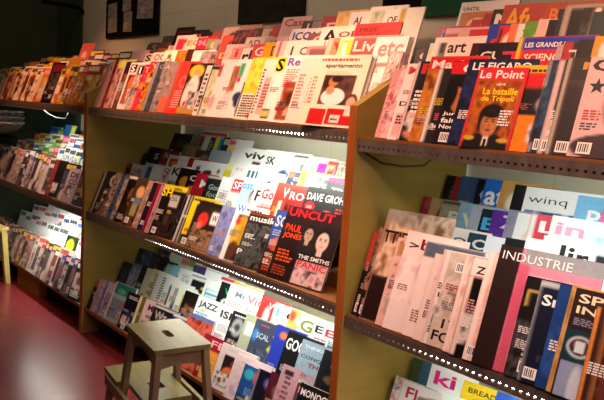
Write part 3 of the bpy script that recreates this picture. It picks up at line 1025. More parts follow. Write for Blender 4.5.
441 69 .21 6|dark magazine, white edge and yellow sticker|#2c2422;R 0 0 .07 1 #f0e0d4;T 3ez .12 .2 .25 .06 wh;L .16 .3 .3 .1 #d84048 4;R .3 .03 .4 .14 #f0d020;E .5 .1 .08 .04 #6a4a18
455 62 .22 7 H S.12,.02|!dark portrait magazine with red Ca banner and white headline|#241a1a;R 0 .84 1 .15 #c8202a;T Ca .2 .855 .4 .11 wh;E .36 .58 .24 .22 #b06a3c;E .40 .76 .28 .1 #140e0e;E .1 .6 .12 .2 #140e0e;E .3 .6 .06 .012 #140e0e;E .42 .42 .08 .014 #6a2c1c;T Juni .06 .33 .28 .05 wh;T fait .06 .25 .26 .06 wh;T Noel .06 .18 .28 .05 wh
471 60 .25 6|!navy blue magazine with white serif capitals behind the general|#1a2240;T LE_FIGARO .08 .87 .84 .09 wh;L .3 .80 .5 .05 #d8c020 2;N 0 0 1 .78 #161e3a #26305a #10142a 4
480 68 .174 7 F H|!magazine with uniformed man under yellow headline in red frame|#a85018;R 0 0 .045 1 #d02838;R .955 0 .045 1 #d02838;R 0 .84 1 .16 #d42432;R 0 0 1 .03 #d02838;N .05 .05 .9 .78 #8a3c14 #b86424 #70300e 3;E .5 .02 .46 .17 #1c1a1c;R .44 .03 .12 .13 #e8dcd0;R .47 .02 .06 .1 #2a1c18;E .5 .40 .25 .15 #1c1210;E .36 .32 .1 .12 #1c1210;E .64 .32 .1 .12 #1c1210;E .5 .3 .165 .16 #b8784a;E .5 .42 .17 .05 #1c1210;E .43 .33 .04 .010 #1c1210;E .57 .33 .04 .010 #1c1210;E .43 .352 .05 .008 #2a1810;E .57 .352 .05 .008 #2a1810;E .5 .225 .06 .010 #5a2418;E .5 .28 .022 .03 #945c38;E .4 .26 .04 .05 #a06840;E .16 .12 .11 .028 #c8a030;E .84 .11 .11 .028 #c8a030;T Le_Point .05 .862 .88 .105 #f6ecec;T La_bataille .2 .66 .7 .085 #f2d424;T de_Tripoli .2 .56 .66 .085 #f2d424;T LIBYE .44 .775 .18 .026 wh;L .66 .28 .28 .2 wh 6
516 66 .22 5|yellow-topped magazine behind the general|#d8b820;L .1 .86 .8 .1 #3a2c10 2;R 0 0 1 .8 #3a2a1c
524 73 .22 6|!orange magazine, hooded man in grey photo, red masthead|#e0801c;R 0 .8 1 .2 #c81e24;T Le_Mon .34 .83 .6 .1 #f0d8d0;R 0 .45 1 .35 #1a1818;E .52 .6 .2 .12 #b8aaa0;E .46 .64 .1 .07 #e0d4c8;R .4 .46 .26 .04 #c8c0b8;T LE .42 .28 .2 .06 #b05a14;T FOND .34 .18 .4 .06 #b05a14
551 61 .21 6 S.08,.03|!dark blue magazine with pale bars, barcode at foot|#24344c;R 0 0 .05 1 #9a8c8c;R .12 .86 .3 .1 #4a5464;N 0 .1 1 .6 #1c2c44 #34506c #141e30 4
562 60 .21 7 S.04,.03|blue-black magazine with white edge|#1c2028;R 0 0 .08 1 #d0b8b0;R .14 .86 .3 .1 #6a6a70;T D .18 .87 .2 .08 wh
571 58 .23 9 S.12,.03|!brown-black magazine with gold title and light grey spine|#2a201c;R 0 0 .06 1 #b8a898;T Mag .22 .85 .6 .1 #c89038;R .3 .5 .2 .08 #b82428;R .4 .1 .3 .3 #b0a49c;N .1 .55 .9 .22 #2a201c #44342c #1a1412 3
593 58 .24 9 S.1,.03|!pale pink magazine with black star and woman in sunglasses|#d8b4b0;T C .04 .85 .3 .13 bk;E .62 .5 .34 .28 #a07060;E .66 .62 .36 .2 #5a3a30;R .4 .5 .5 .07 #14100f;Y .16 .7 .11 #1a1414;E .5 .1 .5 .14 #3a2424
626 60 .22 7|dark magazine at the right edge|#2a2022
@R T 1 warm
414 50 .2 6|dark magazine with pale script|#3a2a2a;T on .1 .8 .7 .15 #d8b8b0
427 40 .21 6|!black-topped magazine left of the white art one|#161012;R .1 .2 .8 .4 #8a3a2c
431 44 .2 6|pale green and white magazine|#e8e4d0;R 0 .5 .3 .5 #c8d0a8
438 38 .22 7|!white magazine with bold black art title beside photo|#f2dcd0;R .12 .5 .13 .42 #2a1c1a;R .14 .6 .08 .16 #3a8a7a;R .14 .52 .08 .08 #d8702a;T art .30 .76 .36 .15 #161214;L .3 .5 .4 .18 #6a5450 5
473 44 .2 6|dark maroon magazine with pale C|#3a1818;T C .15 .7 .3 .2 #e8b8b0
481 45 .23 6|black magazine with white capital title|#1a1416;T CUTE .05 .76 .7 .13 #e8dcd8
500 46 .22 6|!dark magazine with crimson T and dots|#24141a;T T.i .1 .62 .7 .28 #d82850
521 38 .27 8|!blue and red magazine with yellow spine and white capitals|#c82830;R 0 .82 1 .18 #2438a0;R 0 .3 1 .2 #2c3890;R 0 0 .06 1 #e8c828;T LES_GRANDS_DOSSIERS .1 .85 .86 .07 #f0e8e8;T SCIENCES .12 .66 .6 .1 #f4e8d8;E .75 .5 .16 .14 #f0c8a8
557 46 .2 6|pinkish grey magazine with red edge|#b89a98;R .8 0 .2 1 #b83038
566 42 .21 6|dark grey magazine, red and white K|#2a2426;T TA .1 .7 .6 .18 #e0d0cc;R 0 0 .14 1 #a83238
580 40 .21 6|black magazine with white letter A|#1c1618;T A .2 .64 .4 .24 #e8dcd8
596 37 .2 7|!golden orange magazine with white stripe|#d89428;R .1 0 .14 .9 #f4e8e0;E .8 .6 .18 .16 #2a1a10
@R T 2 warm
405 30 .21 6|crimson magazine with pink script|#c02838;T ava .1 .7 .7 .2 #e8a0a8
417 31 .21 6|blue magazine with white marks|#3a5a98;N 0 .3 1 .7 #2c4c90 #8ab0d0 #b83030 7
430 34 .21 6|dark brown magazine|#3a2a28;N 0 .3 1 .7 #2a1c1c #6a4a40 #14100e 5
444 29 .24 6|!pink magazine with red and purple band|#e0a8a8;R 0 .6 1 .3 #c03048;R .5 .6 .3 .3 #8a4a90
462 30 .2 6|red and white striped magazine|#d8a89c;R 0 .7 1 .12 #c83028;R 0 .5 1 .1 #f0e0d4;R 0 .3 1 .1 #c02c24
473 30 .21 6|!red magazine with white scribbles left of the blue one|#c82c28;N 0 .2 1 .6 #c02420 #f0d0c4 #d83830 6
492 25 .19 6|!blue magazine with red S and white f|#2c3ca0;T S .1 .5 .3 .26 #d82c34;T f .5 .66 .2 .26 wh
503 26 .21 6|!red magazine with large white C|#d02830;E .45 .7 .34 .24 #f4e4e0;E .5 .7 .2 .15 #d02830;R .02 .3 .06 .66 #1c1416
514 24 .2 6|plain orange-pink magazine|#e07848;R .7 0 .3 1 #f0b090
522 24 .2 6|!white magazine with black V|#f2dcd8;T V .1 .68 .4 .22 #1a1416;T o .5 .66 .2 .12 #c83040
530 22 .2 6|!green magazine with pale crescent C|#5a9a34;E .5 .68 .3 .24 #c8dc90;E .58 .68 .26 .2 #5a9a34
542 20 .2 6|!pink magazine with red crescent letter|#e8b4ac;E .6 .7 .36 .26 #c83238;E .7 .7 .28 .18 #e8b4ac
553 20 .2 5|black magazine with pink slash|#1c1416;R .2 .3 .1 .5 #d88a90
563 17 .2 5|dark green-grey magazine|#24302c;N 0 0 1 .8 #1c2824 #34443c #141a18 4
569 5 .23 7|!black magazine with title running upward in pale border|#1c1618;R 0 0 .1 1 #a89890;R .1 .94 .9 .06 #a89890;V literal .34 .2 .3 .66 #dcd0c8;R .75 0 .25 1 #3a4448
587 9 .2 6|!dark magazine with bright diagonal stripe|#1a1a1a;N 0 0 1 .8 #1c1c1c #4a5450 #101010 6;R .2 .6 .12 .4 #f0e4c8;R .5 .7 .3 .1 #c84a28
599 12 .2 6|dark teal magazine|#1c3438;R .2 .2 .6 .2 #8a2a30
@R T 3 warm
405 10 .26 18|!thick white magazine with blocks of grey capitals|#ecd8cc;T UNTIL .06 .86 .3 .06 #4a3c38;T FREE .06 .77 .28 .06 #4a3c38;T AFTER .06 .68 .3 .06 #4a3c38;T II .55 .62 .08 .08 #5a4a46;L .66 .62 .2 .06 #8a7a76 2;T ZM .4 .34 .3 .16 #5a2a28
452 15 .2 6|tan magazine with red edge|#a88060;R .7 0 .3 1 #b83a30
463 13 .21 6|!orange magazine with cream swirling letters|#d0703a;T Ga .1 .6 .6 .3 #f0c8a0;N 0 0 1 .5 #c05028 #e89858 #8a2a1c 5
474 20 .2 6|red magazine with thin N|#b82c28;T N .2 .7 .3 .2 #e86a60
486 14 .2 6|!crimson magazine with pink slanted N|#b02028;T N .3 .6 .4 .26 #e89a98
495 10 .21 6|!black magazine with white letters Ni|#141012;T Ni .08 .64 .6 .28 #f0e4e0
506 6 .25 7|!dark orange-red magazine with big yellow title|#b83818;T Africa .06 .60 .86 .34 #e8a828;N 0 0 1 .5 #a82c14 #c84c20 #7a1c10 4
534 8 .22 6|brick magazine with faint pink lettering|#a83a30;T ti .2 .66 .5 .24 #c87878
548 4 .22 6|!rust orange magazine with orange capitals|#a84a20;T BO .1 .7 .4 .22 #e07a28;T OS .52 .72 .4 .2 #c06a4a
560 10 .21 6|!dark magazine with tan square and yellow edge|#2a2018;R .1 .56 .36 .36 #c8a078;R .5 .5 .1 .4 #b8a030;R .66 .2 .24 .7 #6a5a44
@C M 0 dark
98 171 .2 5|red-brown magazine with dark spine|#4a2a22;N 0 0 1 1 #3a2018 #6a3a2c #241410 5;R .1 .86 .8 .1 #8a2a20
102 170 .2 5|black magazine with grey spine|#241e1e;R 0 0 .1 1 #6a6064
107 171 .2 6|dark magazine with white spine|#2a2426;R 0 0 .08 1 #a8a0a4;E .5 .6 .2 .12 #5a3a34;L .2 .1 .4 .16 #c0b8b4 4
112 172 .2 6|magazine with pale ring on black|#1e1a1c;E .4 .8 .24 .14 #b8a8a4;E .42 .8 .15 .09 #1e1a1c;N 0 0 1 .6 #1e1a1c #5a4440 #8a6a60 6
118 173 .2 6|brown and white collage magazine|#4a342c;N 0 0 1 1 #3a2820 #a8948a #1c1414 8
124 174 .2 5|magazine with dark blue photo|#23242c;N 0 0 1 1 #1c1e28 #4a5a78 #100e10 6
128 175 .2 6|grey and black magazine|#5a5454;N 0 0 1 .9 #2a2628 #a89c98 #4a3e3c 6
132 176 .2 7|!white-topped magazine with dark bearded portrait|#1c1816;R 0 .93 1 .07 #d8d0cc;P .45 .62 .16 #7a5a44 #14100e #2a2018;E .45 .5 .1 .05 #1c1210;L .1 .06 .4 .12 #d0c0b8 4
140 178 .2 7 S.12,.04|!magazine with blonde child in blue on brown|#4a3426;E .4 .7 .2 .13 #d8b070;E .42 .66 .14 .09 #e0a880;E .38 .5 .2 .1 #6a8098;R .2 .2 .3 .24 #9a9468;N 0 0 1 .16 #3a2a20 #6a5040 #241814 5
150 181 .2 6|tan magazine with brown stain marks|#a88e78;N 0 0 1 .85 #a88e78 #8a6a54 #c8b09a 4
155 183 .2 6|dark purple magazine with blue foot|#241830;R 0 0 1 .2 #1c2850;N .3 .2 .7 .6 #241830 #3a2a4a #140c1c 4
160 184 .2 5|!red-spined magazine with dark violet photo|#8a1c28;R .12 0 .88 1 #30204a
163 185 .2 6|pink and blue magazine with orange sun|#b87888;R .14 .2 .3 .6 #2a3454;E .3 .36 .14 .07 #e0782a;R .5 .1 .5 .8 #a86a6c
167 184 .225 7 S.14,.04|!black magazine with big yellow SH and grey box|#1c1614;R 0 .90 1 .1 #d8c820;T SH .02 .76 .42 .17 #ecdc18;L .46 .9 .5 .07 #6a5a10 1;R .44 .58 .36 .24 #b8b4b0;T DG .5 .7 .22 .08 #2a2a2a;N .1 .02 .85 .5 #1c1614 #3a2c26 #100c0c 3;E .55 .36 .1 .14 #4a342c;R 0 0 .04 1 #c8a8a0
189 195 .2 6|black magazine with two white stripes|#141010;R 0 0 .08 1 #c8c0bc;R .16 0 .05 1 #b8b0ac
195 196 .23 7 S.1,.03|!magazine with tall yellow left panel and dark right|#f0c810;R .2 0 .8 .86 #241a18;R 0 .9 1 .1 #a89c28;R 0 0 .22 .22 #181210;L .06 .9 .8 .06 #1c1810 1
201 201 .2 6|!magazine with red disc, white W and brown animals|#2c201c;E .36 .62 .2 .15 #d8342a;E .3 .5 .1 .08 #e86a4a;R .66 .56 .3 .26 #e8e0d8;T W .7 .62 .22 .14 #3a2018;N 0 0 1 .42 #3a241a #a07858 #1c1210 7;R 0 .92 1 .08 #1c1812
223 206 .21 7|!lilac blue magazine with orange face and pink letters|#7478a8;N 0 0 1 1 #6870a8 #8a8cb8 #5a5888 3;E .75 .68 .16 .13 #d88a5a;T VI .56 .84 .4 .11 #d03a60;T SI .5 .24 .3 .1 #c83a5a;T LA .5 .1 .34 .1 #c83a5a
238 204 .23 7|!white magazine with blue W and yellow robed figure|#efe8e4;T W .04 .86 .26 .13 #2478c8;L .34 .9 .5 .05 #2a2a30 1;R .16 .02 .84 .8 #2a1c18;E .36 .66 .2 .14 #c89028;R .26 .3 .26 .36 #b88820;E .24 .46 .12 .2 #e0a830;E .3 .2 .14 .16 #5a3424;E .2 .7 .08 .07 #b83a2a;T P .5 .12 .14 .1 #e8e0d8
251 212 .25 7 H|!dark grey magazine with white lowercase title over stone reliefs|#241a18;T musik .06 .84 .7 .11 #efe8e4;R 0 .95 1 .05 #7a3a24;N 0 0 1 .8 #2c2a2c #5a5652 #1a1818 6;T P .0 .2 .14 .1 wh
278 210 .21 7|!blue-topped magazine with pale letters above orange disc|#2c2a30;R 0 .55 .66 .45 #344a8c;T SOU .06 .74 .6 .18 #d8d0e0;L .08 .6 .5 .1 #a8b0d0 3;E .3 .48 .2 .1 #d8642c;R 0 .02 1 .36 #3a1c14;L .1 .06 .7 .26 #c8502c 6;R .1 .4 .6 .06 #b8482a
290 206 .34 8 H|!magazine with two dark-haired men, red masthead, red PANIC|#2a1a1a;R 0 .86 1 .14 #3a1416;T UNCUT .04 .87 .8 .115 #d42430;T PAUL .06 .66 .3 .1 #e03a1c;T JONES .06 .55 .34 .09 #e0481c;P .5 .67 .095 #b89484 #1a1214 #2c2226;P .76 .62 .135 #d8b4a8 #120e10 #241c22;R .42 .28 .58 .14 #161214;T THE_SMITHS .44 .345 .54 .055 #ece6e2;R .44 .02 .54 .3 #c89a9c;N .44 .02 .54 .2 #c08c90 #dcb4b4 #5a3c40 5;T PANIC .46 .235 .5 .085 #d8222c;R .02 .02 .38 .42 #241614;L .06 .24 .3 .18 #d05028 4;L .06 .06 .3 .14 #a03c24 4
@C M 1 mix
110 160 .2 5|red magazine with orange edge|#a83428;N 0 .2 1 .8 #8a2420 #d0603a #3a1414 5
118 166 .2 5|black and grey magazine|#24201f
134 164 .2 6|white-topped magazine with brown heads|#d8d2cc;N 0 .1 1 .75 #5a443a #d8ccc4 #2a2020 6
146 163 .2 6|blue and white magazine|#b8c4d8;R .2 .3 .5 .6 #3a5a98
154 165 .2 7|!plain white magazine facing a dark blue one|#eceae8;R .6 .1 .3 .4 #d8a880
164 166 .2 6|red and white magazine|#e0d8d4;N 0 .2 1 .6 #c8343a #f0e8e4 #2a2426 5;T Q .1 .8 .3 .14 bk
173 165 .2 6|white magazine with black K|#e4e2e0;T K .1 .74 .4 .2 #1c1a1c;N 0 0 1 .6 #3a2c2a #d8c8c0 #a83a2c 6
181 168 .2 6|black magazine with yellow and orange discs|#1c1816;E .4 .66 .24 .14 #e09028;E .6 .4 .2 .1 #d8c020
190 172 .2 6|!orange and dark magazine with white OP|#201c1e;T OP .1 .76 .7 .16 #f0ece8;E .3 .5 .2 .14 #e07828;E .7 .5 .14 .1 #e8b090
198 173 .2 7|!red magazine with large white M in block|#b81c2c;R 0 0 1 .45 #2a2426;T M .3 .64 .4 .2 #f2eeec
209 176 .22 7|!black magazine with green-white chalky scribble|#1a201e;T Good .16 .66 .6 .14 #a8b8a8;T food .16 .48 .6 .14 #8a9c8c;R 0 .95 1 .05 #c8ccc8
223 177 .2 7|white magazine with pale grey print|#f0eeec;L .2 .4 .6 .3 #b8b8bc 5
234 177 .22 7|!white magazine with white SP on red patch|#f4f0ee;R .05 .66 .42 .3 #d02430;T SP .1 .72 .32 .18 #f6eeee;T pot .5 .6 .4 .16 #48a0d0
245 180 .21 7|!pale blue magazine with brunette woman's head|#bcd8e8;T ost .0 .8 .4 .14 #4a90c8;P .55 .62 .16 #e0b090 #2a1814 #d84a5a
257 184 .21 7|!white magazine, black F over red strip|#f2eeec;T F .1 .62 .2 .24 #1c1a1c;R 0 .3 1 .14 #d03038;T Book .3 .46 .5 .1 #c83038
264 185 .22 7|!white and red magazine with red Go letters|#f0e4e0;T Go .06 .70 .4 .22 #d83028;R .0 .2 1 .34 #d84838;L .1 .5 .7 .1 #e0786c 2
279 183 .22 7|!red-orange magazine with white letters and boots|#d83c28;T WC .24 .72 .5 .2 #f2e8e0;R .2 .2 .1 .45 #f0e4dc;E .6 .4 .24 .16 #7a1c18
291 188 .23 7|dark red magazine with white ring letters|#a8241e;T ROCK .06 .76 .86 .16 #f0dcd8;N 0 0 1 .66 #8a1c18 #c84030 #3a1010 5
309 187 .28 8 H|!magazine with white capitals above long dark hair, red disc|#201618;T DAVE_GROHL .05 .76 .9 .14 #f0ecea;E .16 .64 .12 .1 #c81c24;T 100 .1 .61 .12 .06 #f0dcd8;E .58 .4 .3 .3 #2c1a14;E .58 .42 .18 .2 #a87860;L .75 .4 .2 .3 #d04038 5
@C M 2 pale
134 152 .2 5|dark magazine with grey title|#2c2828;T S .3 .7 .3 .2 #a8a4a4
150 147 .2 6|!black magazine with white serif S|#1c1a1a;T S .46 .6 .24 .22 #e8e4e0;N 0 0 1 .5 #1c1a1a #3a3434 #0e0c0c 4
163 150 .2 6|red and grey magazine|#8a2a28;T R .2 .72 .3 .18 #c8b8b4
170 155 .21 6|!white magazine with orange-red picture patch|#e8dcd4;R .1 .46 .6 .42 #c83a24;E .4 .7 .2 .1 #e88a3a
180 156 .21 7|blank white magazine with small dots|#f2f0ec;E .4 .86 .04 .03 #c8c8cc;L .2 .6 .5 .1 #c8c8cc 2
190 158 .2 6|!bright red magazine with white serif between white ones|#c82028;T I .4 .6 .2 .24 #e8a0a0
195 160 .2 7|white magazine, magenta and violet box|#f4f0ee;R .2 .46 .4 .34 #7a2a8a;R .24 .5 .2 .2 #d84878
203 162 .22 7|!white magazine with dark blue blot and red patch|#f2f0ee;E .4 .6 .26 .14 #1c2c3c;R .66 .3 .2 .2 #d83848
215 163 .2 7|plain white magazine with black drop|#f4f2f0;E .3 .72 .06 .08 #1a1a1c
227 164 .2 7|!yellow and red magazine between white ones|#f0e4a8;R .0 .5 .4 .3 #e8d030;E .3 .34 .26 .16 #d82c30;E .1 .1 .2 .14 #58a048
235 163 .22 7|white magazine with faint pink letters|#f6f2f0;T soft .1 .78 .7 .12 #f0b8c4
246 164 .22 7|!white magazine with three teal strokes|#f4f2f0;T lll .2 .62 .4 .2 #28686c;E .3 .2 .1 .1 #a8d0c0
259 171 .21 7|!white magazine with dark crab-shaped picture|#f2f0ee;E .4 .56 .26 .14 #3a3c40;E .6 .66 .16 .08 #1c1c20
273 176 .21 7|!white magazine with orange sun in the corner|#f4f0e8;E .5 .6 .3 .24 #f0b030;R .0 .2 1 .1 #e8803a
290 172 .21 7|!navy magazine with white W in orange-edged cover|#1c2848;T W .16 .42 .5 .3 #e4e8f0;L .2 .76 .6 .12 #a8b8d8 2;R 0 .84 .2 .14 #e0703a
302 171 .2 7|!yellow magazine with black number three|#f0d040;T 3 .4 .6 .2 .16 #1c1810;T 33 .2 .38 .4 .14 #2a2410
309 173 .2 7|white magazine with magenta strip at foot|#f6f0f2;R 0 .36 1 .16 #d82890;L .3 .6 .4 .2 #c8b8c8 3
318 177 .21 7|!magazine with black and white blob pattern|#f0f0f0;N 0 0 1 1 #141414 #8a8a8a #f4f4f4 9
330 178 .22 7|!black magazine with white block lettering below magenta|#161416;T TIME .16 .62 .6 .14 #f0eeee;T OUT .2 .46 .5 .12 #d8d4d4;R .0 .9 1 .1 #d03a90
@C M 3 pale
184 145 .2 6|olive brown magazine|#7a7048;N 0 .3 1 .7 #6a6440 #8a7c50 #a87a40 4
197 150 .2 6|dark brown magazine with grey head|#4a3a30;E .5 .7 .2 .14 #8a7c70
212 150 .2 6|blue-grey magazine with white mark|#a8b4c0
233 152 .21 7|white magazine, green foot and violet patch|#f2f0ec;R 0 .2 .5 .2 #58b090;R .5 .2 .3 .26 #7a78b8
244 148 .23 7|!white magazine with black brush strokes and violet photo|#f4f4f2;T viv .1 .7 .8 .2 #1c1c1e;R .5 .36 .3 .28 #3c2438;R .1 .3 .4 .1 #8a9a40
267 150 .24 7|!white magazine with black SK near its left|#f6f6f4;T SK .1 .6 .3 .22 #16181a;L .1 .4 .5 .08 #b8b0b8 2;T m .4 .24 .2 .12 #2a2a30
284 152 .22 7|!white magazine with wide blue brushstroke|#f4f4f4;E .5 .42 .46 .12 #2c5aa0;E .6 .5 .3 .08 #f0f0f0
295 155 .23 7|!white magazine framed in black, three thin letters|#f4f4f2;R .0 .92 1 .06 #1c1c1c;R .94 .5 .06 .45 #1c1c1c;T lil .3 .56 .4 .2 #9a9a9c;R .0 .5 .03 .45 #2c2c2c
309 157 .2 7|white magazine with black specks, yellow foot|#f6f4ec;E .4 .72 .06 .06 #1c1c1c;R 0 .4 1 .12 #c8d040
317 159 .21 7|!white magazine with flat magenta square|#f4ecf0;R .1 .56 .6 .34 #cc30b8;R 0 .4 1 .1 #d8d850
329 161 .2 7|magazine with red, yellow and skin tones|#f0dcc0;N 0 .2 1 .8 #d8c040 #e8b898 #a83a5a 6;R 0 .9 1 .08 #c03a30
340 163 .2 6|brown and white figured magazine|#d8c0a0;N 0 .2 1 .8 #8a7a58 #f0e4d0 #4a4430 6
@C M 4 dark
158 131 .22 6|!wide black magazine in the back left corner|#161414;N 0 .2 1 .8 #161414 #3a3230 #0c0a0a 4
172 136 .2 6|dark brown magazine with grey face|#2c2420;E .5 .7 .2 .16 #5a4c44
186 143 .2 6|dull olive magazine with tan patch|#6a6444;E .5 .4 .3 .2 #96703c
203 131 .27 8|!red-headed magazine with black, yellow and blue vertical panels|#e8e0d0;R 0 .84 1 .13 #c03020;R .0 .1 .18 .7 #6a2a24;R .2 .1 .2 .7 #d8d8d0;R .42 .1 .2 .72 #15151a;R .64 .1 .14 .72 #e8d820;R .78 .1 .22 .72 #2890c0;L .46 .2 .12 .5 #c8c8c8 6
231 139 .22 7|!white magazine with red, yellow and pink left edge|#f4f0ea;E .1 .86 .2 .1 #e0443a;E .16 .66 .16 .1 #f0dc50;E .1 .5 .12 .1 #f0a0b8
@R M 0 warm
372 231 .2 6 S.06,.04|!leftmost slim dark magazine with red face, right rack|#2a1c1c;R 0 .55 1 .45 #c8483c;E .4 .7 .2 .12 #e89080;R 0 .3 1 .22 #1c1416;T S4 .1 .4 .3 .07 #c8bcb4
381 227 .21 6 S.06,.04|dark magazine, brown collage, red top|#3a2420;N 0 .3 1 .7 #5a3024 #c08a70 #2a1614 5;R .3 .8 .5 .2 #d84a3a;R 0 0 1 .28 #1a1416
391 209 .3 8|!large magazine with pale hands photo and spaced black letters|#d8b898;N 0 0 1 1 #b88a6c #e8ccb0 #8a5c44 4;T TTIE .03 .70 .36 .11 #241814;E .55 .66 .26 .05 #5a3a2c;R 0 0 .26 .4 #2a1a18
400 238 .21 10|!pale pink magazine with a line of dark dots|#e4b4ac;E .10 .95 .025 .016 #3a2422;E .10 .82 .025 .016 #3a2422;E .10 .69 .025 .016 #3a2422;E .10 .56 .025 .016 #3a2422;E .10 .43 .025 .016 #3a2422;E .10 .3 .025 .016 #3a2422;E .10 .17 .025 .016 #3a2422;R .06 .8 .2 .14 #b8884a
410 231 .26 12|!large white magazine with grey arrow and dark red b|#f2dcd8;T > .08 .83 .16 .06 #3a2c2c;T b .27 .83 .16 .11 #7a1c22;N 0 .3 1 .45 #ecd0cc #f8e8e4 #e0c0c0 2
429 242 .24 12|!white magazine with slate blue slanted corner|#f0dcd4;R .0 .84 1 .16 #5a6274;E .6 .86 .4 .05 #6a7284;R .22 .0 .025 .8 #4a2c2a;N .26 0 .7 .7 #f0d8d0 #f8ece4 #e0c0b8 2;T BLEND .45 .86 .5 .09 #d8d0d0
437 254 .22 8|!cream magazine with a red ring and red bar|#ecd0c4;E .38 .78 .22 .13 #b82430;R .2 .3 .34 .26 #c02434;L .1 .7 .6 .05 #e8a090 2
447 250 .2 8|narrow white magazine with small LE|#f2dcd6;T LE .1 .5 .2 .05 #3a2424;R .0 0 .06 1 #dcb8b4
453 253 .235 8 S.14,.8|!pale stone magazine with black ring, 17 FO at foot|#cdb8a8;N 0 .3 1 .65 #bca494 #dccabc #8a7060 4;E .8 .84 .2 .13 #14100f;E .8 .84 .12 .075 #dcccc0;E .4 .8 .08 .04 #5a3c30;R .1 .55 .6 .03 #8a6c5c;R .1 .4 .6 .02 #8a6c5c;T 17 .16 .2 .24 .1 #1c1614;T FO .05 .06 .32 .11 #1c1614
470 256 .22 12 S.1,.05|!plain peach magazine in plastic beside the ring cover|#ecc4b4;N 0 0 1 1 #e4b8a8 #f4d4c8 #d8a494 2;R 0 0 .04 1 #f4dcd4
477 257 .22 8|!white-banded magazine, black ZO over red line, yellow block|#14100f;R 0 .8 1 .2 #f0d8d0;T ZO .1 .83 .34 .08 #2a1c1c;R .1 .8 .3 .016 #c8242c;R .46 .73 .3 .25 #e8b820;T V .5 .76 .2 .18 #1a1410;R 0 0 .08 .8 #ecc8b8
493 252 .2 12 S.04,.04|!peach pink magazine standing left of the tall black one|#e8b4a8;R 0 0 .1 1 #f4d8d0;N .1 0 .9 1 #e0a89c #f0c4b8 #d09488 2
505 245 .34 12 H|!tall near-black magazine, spread white capitals over pink wrapping|#2c1c1a;R .23 0 .77 1 #e07a90;N .23 .1 .77 .7 #d86a84 #f0b4bc #c84a68 3;R .26 .87 .74 .13 #8f8688;T ~INDUSTRIE .04 .885 .68 .07 #efe8e6;R .23 0 .1 .87 #c8546c
531 277 .2 7 S.2,.06|!black magazine in clear wrap with gold corner frame|#181414;R .06 .84 .4 .03 #b8944a;R .06 .7 .05 .17 #b8944a;N 0 0 1 .55 #1c1818 #4a4646 #100e0e 5;L .2 .16 .5 .2 #a8a4a4 4
545 281 .21 9 S.06,.04|!blue-black magazine with white serif Sr|#171a2c;R 0 .95 1 .05 #b8b4b8;R 0 0 .03 1 #b8b4b8;T Sr .08 .76 .28 .11 #f0eae8;N .3 .3 .7 .4 #171a2c #243a6c #0e101c 3;T EX .2 .22 .3 .06 #3a3a44
563 285 .2 7|!deep blue magazine with pale pink square|#1c3a70;R .3 .72 .6 .24 #e0b8b4;E .2 .4 .08 .06 #e8e0e0;N 0 .1 1 .5 #1c3a70 #2c5090 #142a54 3
575 286 .2 12|!tan gold magazine seen by its spine|#b8884a;N 0 0 1 1 #a87a40 #c89a58 #8a5c2c 3
580 289 .29 9 H|!dark brown magazine, cream capitals above shield crest on teal|#2c1a1c;T SPORTS .05 .87 .9 .085 #e8cca4;T INTER .05 .77 .62 .07 #e8cca4;L .05 .66 .3 .07 #8a8090 4;R 0 .32 .46 .30 #14343c;E .17 .47 .13 .10 #b8c0c4;E .17 .47 .105 .078 #2a2430;E .16 .49 .055 .04 #c85a4a;R .12 .42 .1 .10 #c8d0d4;R .02 0 .4 .32 #8a94b0;E .2 .1 .06 .2 #c0c4d4
602 308 .2 8|!brown magazine with two thin orange edges by the frame's edge|#3a1c14;R 0 0 .05 1 #d8803a;R .16 0 .03 1 #d88a4a;N .22 .1 .7 .8 #3a1c14 #6a3424 #1c100c 4
640 300 .22 8|dark brown magazine past the frame edge|#3a241c
@R M 1 mix
420 222 .2 5|cream magazine behind hands cover|#d0b8a0
445 226 .2 6|white magazine with grey shapes|#e8e4e0;T JOV .1 .7 .7 .16 #4a4a50
470 233 .21 6|dark teal magazine with white letters|#1c3a48;T OV .1 .76 .6 .16 #d8dce0;E .7 .5 .2 .14 #2a88b0
487 236 .21 6|white magazine with indigo edge|#e4e8f0;R .5 .5 .4 .4 #3a4a90;N 0 0 1 .5 #b8c8e0 #f0f4f8 #5a6aa0 6
507 238 .22 7|!black magazine with emerald green emblem|#14181c;E .6 .76 .3 .12 #18a070;E .5 .74 .14 .05 #c8f0e0
527 238 .22 7|white magazine with red speckled picture|#f0f0f2;R .2 .6 .6 .3 #e8e4ea;L .2 .4 .6 .3 #5a5a64 5
546 236 .27 8|!white magazine with large black lower-case letters|#f4f4f6;T lin .24 .66 .42 .26 #15151a
592 246 .23 8|pale blue magazine with black bar|#dce8f0;R .1 .7 .5 .2 #1a1c24
@R M 2 mix
424 197 .16 5|!small red magazine with white letter A|#a83040;T A .2 .46 .6 .26 #e8dcd8;R .1 .8 .8 .16 #c84a58;N 0 0 1 .4 #5a2028 #a83a48 #e0c8c4 5
433 198 .19 6|tan magazine with red figures|#c8a478;E .4 .66 .2 .2 #b82c24;E .7 .6 .14 .16 #c03a2c
444 200 .21 6|!khaki magazine with pale B and grey|#a8a088;T B .2 .56 .3 .24 #e8e4dc;T J .56 .56 .2 .24 #6a6a64;R 0 .92 1 .06 #2a2824
461 203 .2 6|!sky blue and yellow magazine with V|#8ab4d0;R .4 .3 .3 .6 #d8c070;T V .1 .5 .4 .3 #e8e4c0
473 206 .2 6|silver magazine with red white letter|#b0b8c8;R .3 .44 .4 .3 #c82838;T B .4 .5 .2 .2 #f0e8e8
484 209 .2 6|!blue magazine with white BU over dark|#1c2a38;T BU .06 .6 .8 .24 #48a8e0;R 0 0 1 .5 #1c242c
495 210 .2 6|!violet magazine with white jagged Z|#5a2c90;T Z .2 .68 .4 .24 #e4d8f4;N 0 0 1 .5 #6a3ca0 #b09ad8 #3a1c68 5
